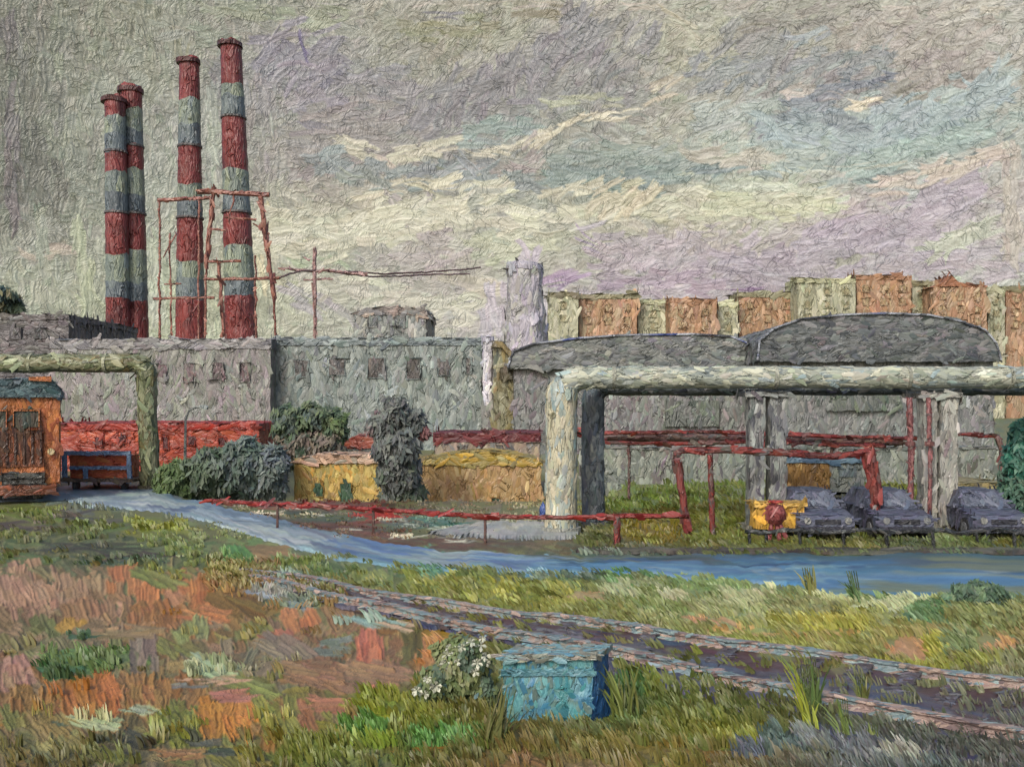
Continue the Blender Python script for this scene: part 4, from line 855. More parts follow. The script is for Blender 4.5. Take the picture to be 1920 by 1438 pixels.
pipes('low_red_pipe', 'low bright red pipe on short posts crossing the foot of the big pipe', 'pipe', [
    ('pipe', [(384, 938, 33), (500, 945, 32), (640, 950, 31), (800, 962, 29.5), (900, 968, 28.6), (1080, 970, 28.2), (1180, 966, 28), (1292, 968, 28)], .085, [(96, 28, 26), (122, 34, 30), (138, 46, 40), (120, 74, 66)]),
    ('post', [(1157, 966, 28), (1157, 1023, 28)], .11, RP), ('post', [(910, 966, 28.6), (910, 1017, 28.6)], .05, DR), ('post', [(700, 954, 30.5), (700, 1001, 30.5)], .05, DR), ('post', [(520, 946, 31.8), (520, 991, 31.8)], .05, DR)])

# ================================================================== YARD WALL, SHEDS, HUTS
building('concrete_wall', 'long pale grey concrete yard wall below the hangars', 'wall', 1088, 1960, 838, 50, [(104, 110, 104), (120, 126, 118), (132, 136, 126), (114, 108, 108)], [(98, 100, 98), (124, 124, 118)], depth=.4, zb=-1.4, roof_px=4)
building('red_shed', 'long low brick red shed below the mauve factory', 'shed', 96, 486, 794, 60, [(124, 48, 34), (150, 58, 42), (164, 74, 50), (134, 54, 40)], [(140, 44, 34), (156, 56, 44), (116, 44, 36)], depth=8, zb=-.5, roof_px=12, axis='x',
         windows=[(180, 194, 820, 836), (222, 238, 816, 830), (306, 316, 820, 842), (352, 366, 818, 834), (410, 422, 820, 834)], wincols=((78, 40, 42), (92, 54, 54)), framecols=[(132, 50, 40), (150, 62, 48)])
yb = [(142, 112, 58), (164, 136, 74), (176, 152, 88), (156, 142, 84), (176, 134, 66)]
hut_z = -1.2
building('yellow_hut', 'small yellow hut with a pinkish flat roof, left of the dark tree', 'hut', 552, 716, 852, 48, yb, [(168, 136, 112), (184, 152, 128), (150, 140, 124)], depth=2.6, zb=-1.25, roof_px=10, over=4, loc_z=hut_z,
         windows=[(590, 606, 905, 930), (638, 658, 906, 958, 'door')], wincols=((40, 66, 52), (58, 84, 64)), framecols=[(130, 104, 50), (150, 120, 60)], roof_pts=[(546, 868), (566, 858), (600, 852), (700, 852), (720, 862), (720, 868)])
mb = MB(); Yh = 48
building('tan_hut', 'larger tan hut with a sloping mustard roof, right of the dark tree', 'hut', 788, 1014, 846, 46, [(150, 120, 84), (164, 132, 94), (154, 124, 78), (172, 146, 106)], [(146, 126, 64), (160, 134, 62), (142, 132, 84), (172, 140, 54)], depth=3, zb=-1.25, roof_px=24, over=3, loc_z=hut_z,
         windows=[(922, 938, 934, 962)], wincols=((38, 66, 54), (52, 82, 66)), framecols=[(120, 92, 60), (136, 104, 66)], roof_pts=[(786, 872), (800, 860), (860, 850), (910, 846), (960, 851), (1000, 859), (1018, 867), (1018, 873)])
building('low_shed', 'dark red roofed shed behind the tan hut', 'shed', 815, 1012, 812, 58, [(112, 110, 108), (150, 134, 118)], [(84, 36, 38), (104, 44, 44), (92, 40, 46)], depth=6, zb=-1.3, roof_px=17, windows=[(860, 874, 836, 846), (930, 944, 836, 846)], wincols=((92, 90, 88), (110, 104, 98)), loc_z=hut_z)
building('low_shed', 'small orange red roofed shed behind the yellow hut', 'shed', 640, 706, 818, 60, [(108, 112, 110), (126, 124, 116)], [(136, 62, 48), (150, 78, 60)], depth=5, zb=-1.3, roof_px=20, windows=[(664, 676, 842, 850)], wincols=((82, 86, 84), (96, 98, 94)), loc_z=hut_z, roof_pts=[(636, 840), (652, 824), (672, 816), (694, 824), (710, 842)])
# long base wall behind huts (factory forecourt)
# ================================================================== TREES AND PLANTS
def leaf_cloud(name, clusters, parent, leaf, Y, label=None, seed=1, up=.5, asp=2.):
    """clusters: (x,y,z,rx,ry,rz,n,colours)"""
    rng = np.random.default_rng(seed); V = []; Cc = []
    for (x, y, z, rx, ry, rz, n, cols) in clusters:
        n = int(n * 2.4); d = rng.normal(0, 1, (n, 3)); d /= np.linalg.norm(d, axis=1)[:, None]; rad = rng.random(n) ** .42
        lump = 1 + .22 * np.sin(d[:, 0] * 5 + seed) * np.cos(d[:, 2] * 6 + x)
        P = np.array([x, y, z]) + d * (rad * lump)[:, None] * np.array([rx, ry, rz])
        nm = d * .8 + np.array([-.1, -.55, .35]) + rng.normal(0, .33, (n, 3)); nm /= np.linalg.norm(nm, axis=1)[:, None]
        a = rng.normal(0, .55, (n, 3)) + np.array([0, 0, 1.]); a -= nm * (a * nm).sum(1)[:, None]; a /= np.linalg.norm(a, axis=1)[:, None]
        b = np.cross(a, nm)
        sz = leaf * rng.uniform(.6, 1.3, n)[:, None]; a = a * sz * asp * .5; b = b * sz * .5
        V.append(np.stack([P - a, P - a * .1 - b, P + a, P - a * .1 + b], 1))
        # colour picked by clump so that dabs of one colour sit together
        ck = np.floor((P - np.array([x, y, z])) / (leaf * 3.2)); hsh = np.abs(np.sin(ck @ np.array([12.98, 78.2, 37.7]) + seed)) * 43758.5; hsh = hsh - np.floor(hsh)
        idx = np.minimum((hsh * len(cols)).astype(int), len(cols) - 1); c = np.array(cols, float)[idx] + rng.normal(0, 5, (n, 1)) + rng.normal(0, 2, (n, 3))
        Cc.append(np.repeat(lin(np.clip(c + 6, 8, 250)) * GAIN * 1.15, 4, 0))
    V = np.concatenate(V).reshape(-1, 3) ; n = len(V) // 4
    if parent: V = V - np.array(parent.location)
    me = np_mesh(name, V, np.arange(n * 4).reshape(-1, 4), np.concatenate(Cc))
    o = link_mesh(name, me, paint(None, Y, attr=True, bump=.5, amp=.2, rough=.6, name='foliage'), parent)
    return o
def tree(name, label, px, pyb, Y, h_, r_, clusters, leaf_px=7, trunk_cols=((62, 54, 46), (84, 74, 62)), cat='tree', group=None, seed=1, z0=None):
    """clusters in photo units: (px,py,rx,ry,n,cols)"""
    x = X(px, Y); z = float(hz(x, Y)) if z0 is None else z0; s = S(Y)
    root = thing(name, (x, Y, z), label, cat, group)
    mb = MB(); top = h_ * s
    if top > .2:
        mb.tube([(x, Y, z - .1), (x + .05, Y, z + top * .4), (x - .04, Y, z + top * .8)], [r_ * s, r_ * s * .75, r_ * s * .4], 8)
        for k, (cx, cy, rx, ry, n, cc) in enumerate(clusters[:6]):
            tx, tz = X(cx, Y), Z(cy, Y); mb.tube([(x, Y, z + top * (.3 + .07 * k)), ((x + tx) / 2, Y, (z + top * .4 + tz) / 2), (tx, Y, tz)], [r_ * s * .45, r_ * s * .3, r_ * s * .12], 6)
        mb.build('trunk', paint(list(trunk_cols), Y, wdt=6), root)
    leaf_cloud('crown', [(X(a, Y), Y + (k % 3 - 1) * rx * s * .3, Z(b, Y), rx * s, (rx + ry) * .5 * s, ry * s, n, cc) for k, (a, b, rx, ry, n, cc) in enumerate(clusters)], root, leaf_px * s * .8, Y, seed=seed, asp=3.)
    return root
DG = [(52, 66, 50), (66, 82, 54), (80, 92, 64), (58, 72, 66)]; BRN = [(88, 80, 68), (104, 92, 80), (76, 76, 66)]; GRYG = [(64, 68, 66), (80, 84, 80), (92, 96, 92), (56, 60, 58)]
tree('broadleaf_tree', 'round green and brown tree above the left end of the yellow hut', 580, 905, 56, 60, 6, [(545, 795, 34, 34, 700, DG), (590, 785, 40, 30, 800, DG), (625, 800, 28, 36, 600, [(74, 92, 52), (60, 76, 56), (84, 96, 60)]), (560, 835, 40, 32, 700, BRN + DG[:1]), (605, 835, 40, 34, 700, BRN), (580, 865, 60, 22, 500, DG + GRYG)], seed=3)
tree('poplar_tree', 'tall narrow charcoal tree standing between the two huts', 742, 968, 42, 90, 9, [(742, 775, 26, 30, 420, GRYG), (722, 800, 34, 34, 520, GRYG + [(98, 84, 82)]), (768, 798, 30, 32, 460, GRYG + [(90, 64, 62)]), (745, 840, 46, 40, 900, GRYG), (748, 885, 42, 50, 1000, GRYG + [(60, 70, 56)]), (755, 930, 44, 36, 800, [(58, 68, 54), (66, 76, 60), (74, 80, 74)]), (700, 800, 16, 12, 120, GRYG), (792, 812, 14, 12, 90, [(96, 60, 58), (84, 80, 78)])], leaf_px=8, seed=5)
SH = [(330, 900, 34, 34, (66, 84, 44), 'mid green shrub at the foot of the olive pipe'), (395, 885, 50, 46, (60, 74, 54), 'big dark olive shrub below the red shed'), (452, 875, 40, 56, (70, 84, 74), 'grey green shrub with upright twigs beside the round tree'), (505, 890, 34, 50, (80, 90, 84), 'greyest shrub, closest to the yellow hut')]
for i, (px, py, rx, ry, c, lab) in enumerate(SH):
    c = np.array(c); cc = [tuple(c), tuple(c + 14), tuple(c - 12), tuple(c + np.array([6, 4, 14]))]
    tree('shrub', lab, px, 930, 45 + i * .5, 40, 3, [(px, py, rx, ry, 1100, cc), (px - rx * .5, py + ry * .5, rx * .6, ry * .6, 450, cc), (px + rx * .4, py - ry * .3, rx * .6, ry * .7, 450, cc), (px + rx * .3, py + ry * .6, rx * .7, ry * .4, 300, cc)], leaf_px=8, cat='shrub', group='shrubs along the road behind the low red pipe', seed=10 + i, z0=0)
tree('broadleaf_tree', 'dark tree top behind the warehouse at the left edge', 5, 800, 140, 160, 6, [(0, 560, 38, 24, 500, [(58, 70, 54), (84, 80, 52), (44, 62, 58)]), (-40, 570, 46, 30, 500, DG), (22, 578, 20, 16, 200, DG)], leaf_px=8, seed=20, z0=0)
tree('fir_tree', 'emerald green conifer at the right edge beside the red riser', 1912, 1000, 33, 110, 6, [(1912, 812, 20, 26, 380, [(30, 88, 72), (24, 70, 58), (56, 104, 84)]), (1914, 860, 30, 44, 700, [(32, 92, 76), (24, 74, 60), (70, 108, 92)]), (1920, 925, 44, 56, 900, [(52, 84, 66), (40, 72, 58), (70, 90, 72)]), (1920, 985, 50, 36, 600, [(70, 88, 66), (56, 76, 56)])], seed=22, leaf_px=8)
tree('shrub', 'rounded dark green bush on the field edge, lower right of the road', 1830, 1135, 19.7, 20, 3, [(1830, 1114, 48, 24, 1500, [(64, 86, 62), (80, 100, 70), (52, 72, 54)]), (1795, 1128, 30, 16, 500, [(80, 104, 76), (96, 116, 84)]), (1872, 1126, 34, 18, 500, [(84, 106, 78), (104, 118, 84)])], leaf_px=7, cat='shrub', seed=24)

# dark heap shrubs on factory roof edge
# ================================================================== STREET LAMP
Yl = 50.; root = thing('street_lamp', (X(348, Yl), Yl, 0), 'thin pale street lamp with a curved arm before the red shed', 'street lamp')
mb = MB(); mb.tube([(X(348, Yl), Yl, 0), (X(347, Yl), Yl, Z(860, Yl)), (X(348, Yl), Yl, Z(785, Yl)), (X(355, Yl), Yl, Z(770, Yl)), (X(366, Yl), Yl, Z(764, Yl)), (X(380, Yl), Yl, Z(763, Yl))], [.09, .08, .06, .05, .05, .05], 8)
mb.build('pole', paint([(120, 124, 118), (146, 150, 142)], Yl, wdt=5), root)
mb = MB(); mb.prism([(X(374, Yl), Z(764, Yl)), (X(388, Yl), Z(768, Yl)), (X(390, Yl), Z(763, Yl)), (X(384, Yl), Z(759, Yl)), (X(374, Yl), Z(760, Yl))], Yl - .12, Yl + .12); mb.build('lamp_head', paint([(150, 158, 156), (170, 176, 172)], Yl), root)
mb = MB(); mb.tube([(X(348, Yl), Yl, 0), (X(348, Yl), Yl, .5)], .15, 8); mb.build('base', paint([(110, 108, 100), (124, 122, 114)], Yl), root)

# ================================================================== LOCOMOTIVE
def loco():
    Y = 41.; x0, x1 = X(-24, Y), X(112, Y); xc = (x0 + x1) / 2; top = Z(712, Y)
    root = thing('locomotive', (x1, Y, 0), 'orange diesel locomotive with a teal roof at the left edge', 'locomotive')
    OR = [(140, 80, 46), (162, 96, 54), (180, 112, 64), (150, 80, 50)]
    mb = MB(); mb.box(x0, x1, Y, Y + 12, .75, top - .75)
    mb.build('body', paint(OR, Y, wdt=10, lng=40), root, Y=Y)
    mb = MB(); P = [(x0 - .05, top - .75), (x1 + .05, top - .75), (x1 + .06, top - .45), (x1 - .25, top - .08), (xc, top + .05), (x0 + .25, top - .08), (x0 - .06, top - .45)]
    mb.prism(P, Y - .15, Y + 12.1); mb.build('roof', paint([(44, 62, 68), (66, 88, 92), (92, 112, 116), (40, 52, 58)], Y, axis='x', wdt=9, lng=40), root, Y=Y)
    mb = MB(); mb.prism([(X(60, Y), Z(708, Y)), (X(98, Y), Z(706, Y)), (X(98, Y), Z(716, Y)), (X(60, Y), Z(714, Y))], Y - .3, Y - .15); mb.build('roof_lip', paint(OR, Y, axis='x'), root)
    for a, b in ((4, 24), (34, 78)):
        mb = MB(); mb.box(X(a, Y), X(b, Y), Y - .12, Y, Z(800, Y), Z(768, Y)); w = mb.build('cab_window', paint([(58, 54, 46), (74, 66, 54), (60, 68, 60)], Y), root, Y=Y)
        f = MB(); e = .07
        for q in ((a, a + 1.6), (b - 1.6, b)): f.box(X(q[0], Y), X(q[1], Y), Y - .18, Y - .12, Z(800, Y), Z(768, Y))
        f.box(X(a + 1.6, Y), X(b - 1.6, Y), Y - .18, Y - .12, Z(770.5, Y), Z(768, Y)); f.build('frame', paint(OR, Y), w)
    mb = MB(); mb.box(X(2, Y), X(84, Y), Y - .08, Y, Z(872, Y), Z(806, Y)); g = mb.build('radiator_panel', paint([(104, 60, 42), (130, 76, 48), (84, 56, 44), (150, 90, 56)], Y, wdt=6, lng=50, rot=.15), root, Y=Y, label='rust brown slatted panel')
    for k in range(6):
        px = 8 + k * 14; mb = MB(); mb.box(X(px, Y), X(px + 3.4, Y), Y - .14, Y - .08, Z(868, Y), Z(810, Y)); mb.build('slat', paint([(84, 56, 44), (70, 50, 42)], Y), g)
    mb = MB(); mb.box(X(16, Y), X(86, Y), Y - .22, Y, Z(928, Y), Z(884, Y)); g = mb.build('grille', paint([(50, 46, 42), (72, 70, 64), (60, 62, 60)], Y, axis='x', wdt=6, lng=40, rot=.15), root, Y=Y, label='black lower grille')
    for k in range(4):
        py = 890 + k * 10; mb = MB(); mb.box(X(20, Y), X(82, Y), Y - .28, Y - .22, Z(py + 4, Y), Z(py, Y)); mb.build('bar', paint([(84, 84, 78), (64, 62, 58)], Y, axis='x'), g)
    for px in (-10, 97):
        mb = MB(); mb.tube([(X(px, Y), Y - .14, Z(846, Y)), (X(px, Y), Y, Z(846, Y))], .14, 12); mb.build('headlight', paint([(170, 150, 110), (190, 170, 130)], Y), root)
    mb = MB(); mb.box(x0 + .15, x1 - .15, Y - .5, Y, .35, .72); mb.build('buffer_beam', paint([(90, 58, 44), (124, 70, 46)], Y, axis='x'), root, Y=Y)
    for sx in (-1, 1):
        for k in range(4):
            root.rotation_euler = (0, 0, math.atan2(-x1, Y))     # stands nose-on to the line of sight, side hidden
            yy = Y + 1.3 + (k if k < 2 else k + 3.4) * 1.6
            mb = MB(); mb.tube([(xc + sx * .78 - .07, yy, .48), (xc + sx * .78 + .07, yy, .48)], .46, 18); mb.build('wheel', paint([(56, 52, 50), (78, 72, 66)], Y), root)
loco()
# blue handrail trailer
Yb = 46.; root = thing('flat_trailer', (X(180, Yb), Yb, 0), 'blue framed flat trailer standing on the road before the red shed', 'trailer')
BL = [(96, 120, 150), (118, 142, 172), (134, 156, 180)]
def bx(nm, a, b, t, d, y0, y1, cols, par=None, lab=None, **k):
    mb = MB(); mb.box(X(a, Yb), X(b, Yb), y0, y1, Z(d, Yb), Z(t, Yb)); return mb.build(nm, paint(cols, Yb, **k), par or root, Y=Yb, wob=1.5, label=lab)
bx('headboard_frame', 116, 244, 846, 853, Yb, Yb + .12, BL, axis='x'); bx('stake', 116, 124, 853, 905, Yb, Yb + .12, BL); bx('stake', 238, 245, 853, 905, Yb, Yb + .12, BL); bx('stake', 156, 163, 878, 905, Yb, Yb + .12, BL)
bx('rail_bar', 130, 238, 874, 880, Yb + .01, Yb + .1, BL, axis='x'); bx('load_panel', 126, 236, 854, 900, Yb + .25, Yb + 1.6, [(168, 76, 56), (184, 92, 62), (190, 116, 70)], lab='red orange load behind the bars', axis='x')
bx('deck', 114, 248, 898, 904, Yb - .02, Yb + 3.6, [(96, 84, 78), (120, 100, 80)], axis='x')
for px in (134, 226):
    for yy in (Yb + .5, Yb + 2.8):
        mb = MB(); mb.tube([(X(px, Yb) - .1, yy, .24), (X(px, Yb) + .1, yy, .24)], .24, 14); w_ = mb.build('wheel', paint([(52, 52, 56), (74, 78, 84)], Yb), root)

# ================================================================== YARD OBJECTS (right)
def car():
    Y = 29.; xc = X(1552, Y); root = thing('parked_car', (xc, Y, 0), 'x', 'car', 'dark cars parked under the pipes')
    DK = [(66, 68, 84), (82, 84, 102), (94, 98, 114), (72, 76, 90)]
    W = .80
    body = [(0, .28), (-.02, .62), (.12, .74), (1.05, .86), (3.6, .88), (3.95, .8), (4.0, .34), (3.9, .26)]
    mb = MB(); mb.prismx([(Y + a, b) for a, b in body], xc - W, xc + W); mb.build('body', paint(DK, Y, axis='x', wdt=9, lng=40), root, Y=Y, wob=1.4)
    # cabin, tapered
    z0, z1 = .86, 1.36; b0 = [(1.0, W * .94), (3.5, W * .94)]; b1 = [(1.6, W * .74), (3.0, W * .74)]
    V = [(xc - .75, Y + 1.0, z0), (xc + .75, Y + 1.0, z0), (xc + .75, Y + 3.5, z0), (xc - .75, Y + 3.5, z0), (xc - .58, Y + 1.6, z1), (xc + .58, Y + 1.6, z1), (xc + .58, Y + 3.0, z1), (xc - .58, Y + 3.0, z1)]
    mb = MB(); mb.add(V, [(0, 1, 5, 4), (1, 2, 6, 5), (2, 3, 7, 6), (3, 0, 4, 7), (4, 5, 6, 7), (3, 2, 1, 0)]); mb.build('cabin', paint(DK, Y, axis='x', wdt=9, lng=30), root, Y=Y, wob=1.)
    mb = MB(); V = [(xc - .66, Y + 1.02, .92), (xc + .66, Y + 1.02, .92), (xc + .53, Y + 1.5, 1.30), (xc - .53, Y + 1.5, 1.30)]; V2 = [(a, b + .08, c - .02) for a, b, c in V]
    mb.add(V + V2, [(0, 1, 2, 3), (7, 6, 5, 4), (0, 4, 5, 1), (1, 5, 6, 2), (2, 6, 7, 3), (3, 7, 4, 0)]); mb.build('windscreen', paint([(82, 86, 102), (98, 104, 116)], Y, rough=.3), root, Y=Y, wob=1)
    for sx in (-1, 1):
        mb = MB(); mb.tube([(xc + sx * .6, Y - .06, .60), (xc + sx * .6, Y + .05, .60)], .10, 12); mb.build('headlight', paint([(120, 122, 124), (146, 146, 140)], Y), root)
        for yy in (Y + .75, Y + 3.2):
            mb = MB(); mb.tube([(xc + sx * .72 - .1, yy, .31), (xc + sx * .72 + .1, yy, .31)], .31, 16); wh = mb.build('wheel', paint([(40, 40, 44), (56, 56, 60)], Y), root)
            mb = MB(); mb.tube([(xc + sx * .83 - .02, yy, .31), (xc + sx * .83 + .02, yy, .31)], .17, 12); mb.build('rim', paint([(90, 92, 96), (110, 110, 112)], Y), wh)
        mb = MB(); mb.box(min(xc + sx * .8, xc + sx * .96), max(xc + sx * .8, xc + sx * .96), Y + 1.2, Y + 1.32, .86, .98); mb.build('mirror', paint(DK, Y), root)
    mb = MB(); mb.box(xc - .78, xc + .78, Y - .10, Y + .02, .26, .42); mb.build('bumper', paint([(46, 46, 54), (66, 66, 76)], Y, axis='x'), root, Y=Y, wob=1)
    mb = MB(); mb.box(xc - .38, xc + .38, Y - .05, Y + .02, .50, .64); mb.build('grille', paint([(36, 36, 42), (52, 52, 58)], Y, axis='x'), root)
    return root
c0 = car(); c0['label'] = 'dark indigo car just right of the yellow crate, leftmost car'
for px, lab in ((1700, 'dark indigo car between the red leg and the pale columns, middle car'), (1882, 'dark violet car nearest the right edge, front of the fir tree')):
    c = copy_tree(c0); c.location = (X(px, 29), 29, 0); c['label'] = lab

def lorry():
    Y = 37.; root = thing('lorry', (X(1545, Y), Y, 0), 'ochre and grey lorry with a blue roof seen under the red pipe loop', 'lorry')
    def b(nm, a, e, t, d, y0, y1, cols, lab=None, **k):
        mb = MB(); mb.box(X(a, Y), X(e, Y), Y + y0, Y + y1, Z(d, Y), Z(t, Y)); return mb.build(nm, paint(cols, Y, **k), root, Y=Y, wob=1.6, label=lab)
    b('cargo_box', 1472, 1556, 868, 928, 0, 2.2, [(118, 88, 48), (136, 102, 56), (150, 118, 70)], rot=.6); b('cab', 1556.5, 1622, 870, 922, .05, 2.1, [(126, 130, 128), (142, 146, 138), (112, 122, 122)])
    b('roof', 1466, 1626, 856, 867.5, -.06, 2.25, [(76, 100, 122), (96, 120, 138), (110, 134, 150)], axis='x'); w = b('cab_window', 1574, 1606, 878, 894, 0, .05, [(104, 116, 118), (120, 132, 132)])
    b('chassis', 1474, 1622, 929, 934, .1, 2.1, [(70, 72, 62), (88, 88, 72)], axis='x')
    for px in (1492, 1540, 1600):
        for yy in (.35, 1.9):
            mb = MB(); mb.tube([(X(px, Y), Y + yy - .14, .38), (X(px, Y), Y + yy + .14, .38)], .38, 16); wh = mb.build('wheel', paint([(52, 54, 50), (70, 72, 64)], Y), root)
            mb = MB(); mb.tube([(X(px, Y), Y + yy - .17, .38), (X(px, Y), Y + yy - .14, .38)], .18, 12); mb.build('rim', paint([(96, 98, 90), (110, 112, 100)], Y), wh)
lorry()
# low sand coloured shed right
building('low_shed', 'low tan shed roof beyond the right hand columns', 'shed', 1790, 1884, 905, 41, [(86, 100, 66), (100, 110, 72), (150, 118, 64)], [(130, 122, 82), (146, 134, 92), (120, 110, 76)], depth=3, zb=-.2, roof_px=16, windows=[(1856, 1870, 924, 936)], wincols=((150, 112, 56), (160, 122, 66)))
# yellow crate with red valve stand
Yc = 29.5; root = thing('storage_crate', (X(1462, Yc), Yc, 0), 'bright yellow crate behind the red valve stand', 'crate')
mb = MB(); mb.box(X(1418, Yc), X(1508, Yc), Yc, Yc + .8, .3, Z(950, Yc)); mb.build('body', paint([(176, 132, 52), (200, 154, 66), (188, 146, 70)], Yc, wdt=10), root, Y=Yc)
mb = MB(); mb.box(X(1414, Yc), X(1514, Yc), Yc - .06, Yc + .86, Z(950, Yc), Z(943, Yc)); mb.build('lid', paint([(190, 150, 70), (168, 136, 72)], Yc, axis='x'), root, Y=Yc)
for px in (1424, 1500):
    mb = MB(); mb.box(X(px - 3, Yc), X(px + 3, Yc), Yc + .1, Yc + .7, 0, .3); mb.build('foot', paint([(90, 80, 56), (110, 96, 60)], Yc), root)
Yv = 28.6; root = thing('valve_stand', (X(1455, Yv), Yv, 0), 'squat dull red valve with splayed legs before the yellow crate', 'valve')
mb = MB(); lathe(mb, X(1454, Yv), Yv, [(.16, .55), (.27, .7), (.3, .9), (.24, 1.05), (.16, 1.12)], 14); mb.build('body', paint([(116, 56, 56), (140, 72, 70), (158, 96, 92)], Yv, wdt=7), root, Y=Yv, wob=1.5)
mb = MB(); ring = [(X(1454, Yv) + .2 * math.cos(t * math.pi / 8), Yv + .2 * math.sin(t * math.pi / 8), 1.2) for t in range(17)]; mb.tube(ring, .03, 6, False); mb.bar((X(1454, Yv), Yv, 1.1), (X(1454, Yv), Yv, 1.2), .04); mb.bar((X(1454, Yv) - .2, Yv, 1.2), (X(1454, Yv) + .2, Yv, 1.2), .025); mb.build('handwheel', paint([(150, 52, 46), (170, 70, 60)], Yv), root)
for sx in (-1, 1, .2):
    mb = MB(); mb.tube([(X(1454, Yv) + sx * .1, Yv, .6), (X(1458, Yv) + sx * .3, Yv - .1, 0)], .07, 8); mb.build('leg', paint([(124, 60, 60), (146, 84, 80)], Yv), root)
# black railing
Yr = 27.7; root = thing('low_railing', (X(1640, Yr), Yr, 0), 'low black railing running along the far kerb past the cars', 'railing')
mb = MB(); mb.tube([(X(1396 + k * 26, Yr), Yr, Z(996 + 3 * math.sin(k * 1.3), Yr)) for k in range(24)], .055, 8); mb.build('top_rail', paint([(36, 38, 40), (56, 58, 60), (84, 84, 82)], Yr, axis='x', wdt=6), root, Y=Yr)
for px in (1404, 1436, 1498, 1580, 1660, 1748, 1830, 1900):
    mb = MB(); mb.tube([(X(px, Yr), Yr, Z(996, Yr)), (X(px + 3, Yr), Yr, 0)], .045, 7); mb.build('post', paint([(36, 38, 40), (60, 62, 62)], Yr), root, Y=Yr)
# small blue marker post
Yp = 34.5; root = thing('marker_post', (X(1018, Yp), Yp, 0), 'small pointed deep blue marker post by the cream pipe foot', 'post')
mb = MB(); lathe(mb, X(1018, Yp), Yp, [(.13, 0), (.12, .3), (.09, .45), (.01, .62)], 10); mb.build('shaft', paint([(40, 62, 120), (60, 84, 146)], Yp), root, Y=Yp, wob=1)
mb = MB(); lathe(mb, X(1018, Yp), Yp, [(.2, 0), (.2, .1), (.14, .14)], 10); mb.build('base', paint([(100, 100, 110), (128, 128, 134)], Yp), root)

# ================================================================== BLUE BOX
def blue_box():
    Y = 12.3; x0, x1 = X(942, Y), X(1112, Y); d = .42; root = thing('blue_bin', ((x0 + x1) / 2, Y + d / 2, 0), 'weathered turquoise metal bin with a grey lid sunk in the grass', 'bin')
    z1 = Z(1236, Y)
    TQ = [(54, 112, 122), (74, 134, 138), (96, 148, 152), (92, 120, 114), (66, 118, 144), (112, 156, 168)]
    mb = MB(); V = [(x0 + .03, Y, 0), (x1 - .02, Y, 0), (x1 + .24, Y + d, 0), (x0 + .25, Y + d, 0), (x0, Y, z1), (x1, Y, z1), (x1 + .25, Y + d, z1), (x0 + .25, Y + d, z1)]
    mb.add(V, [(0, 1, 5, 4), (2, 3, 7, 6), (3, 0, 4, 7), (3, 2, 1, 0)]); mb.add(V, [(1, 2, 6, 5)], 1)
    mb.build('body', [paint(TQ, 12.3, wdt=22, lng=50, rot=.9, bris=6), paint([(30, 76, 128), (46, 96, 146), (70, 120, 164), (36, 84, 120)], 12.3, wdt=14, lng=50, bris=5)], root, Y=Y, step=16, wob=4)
    mb = MB(); e = .05; W = [(x0 - e, Y - e), (x1 + e, Y - e), (x1 + .25 + e, Y + d + e), (x0 + .25 - e, Y + d + e)]
    mb.add([(a, b, z1) for a, b in W] + [(a, b, z1 + .07) for a, b in W], [(0, 1, 5, 4), (1, 2, 6, 5), (2, 3, 7, 6), (3, 0, 4, 7), (4, 5, 6, 7), (3, 2, 1, 0)])
    mb.build('lid', paint([(118, 124, 116), (140, 136, 122), (112, 146, 152), (98, 136, 150)], 12.3, axis='x', wdt=12, lng=50), root, Y=Y, step=14, wob=3)
    mb = MB(); mb.box(x0 - .01, x1 + .01, Y - .03, Y, z1 - .2, z1 - .12); mb.build('rim_band', paint([(66, 112, 122), (96, 140, 150)], 12.3, axis='x'), root, Y=Y, wob=3)
    mb = MB(); mb.box(x1 + .005, x1 + .05, Y + .1, Y + .18, .1, z1 - .1); mb.build('corner_rib', paint([(36, 84, 136), (60, 110, 156)], 12.3), root, Y=Y, wob=2)
blue_box()

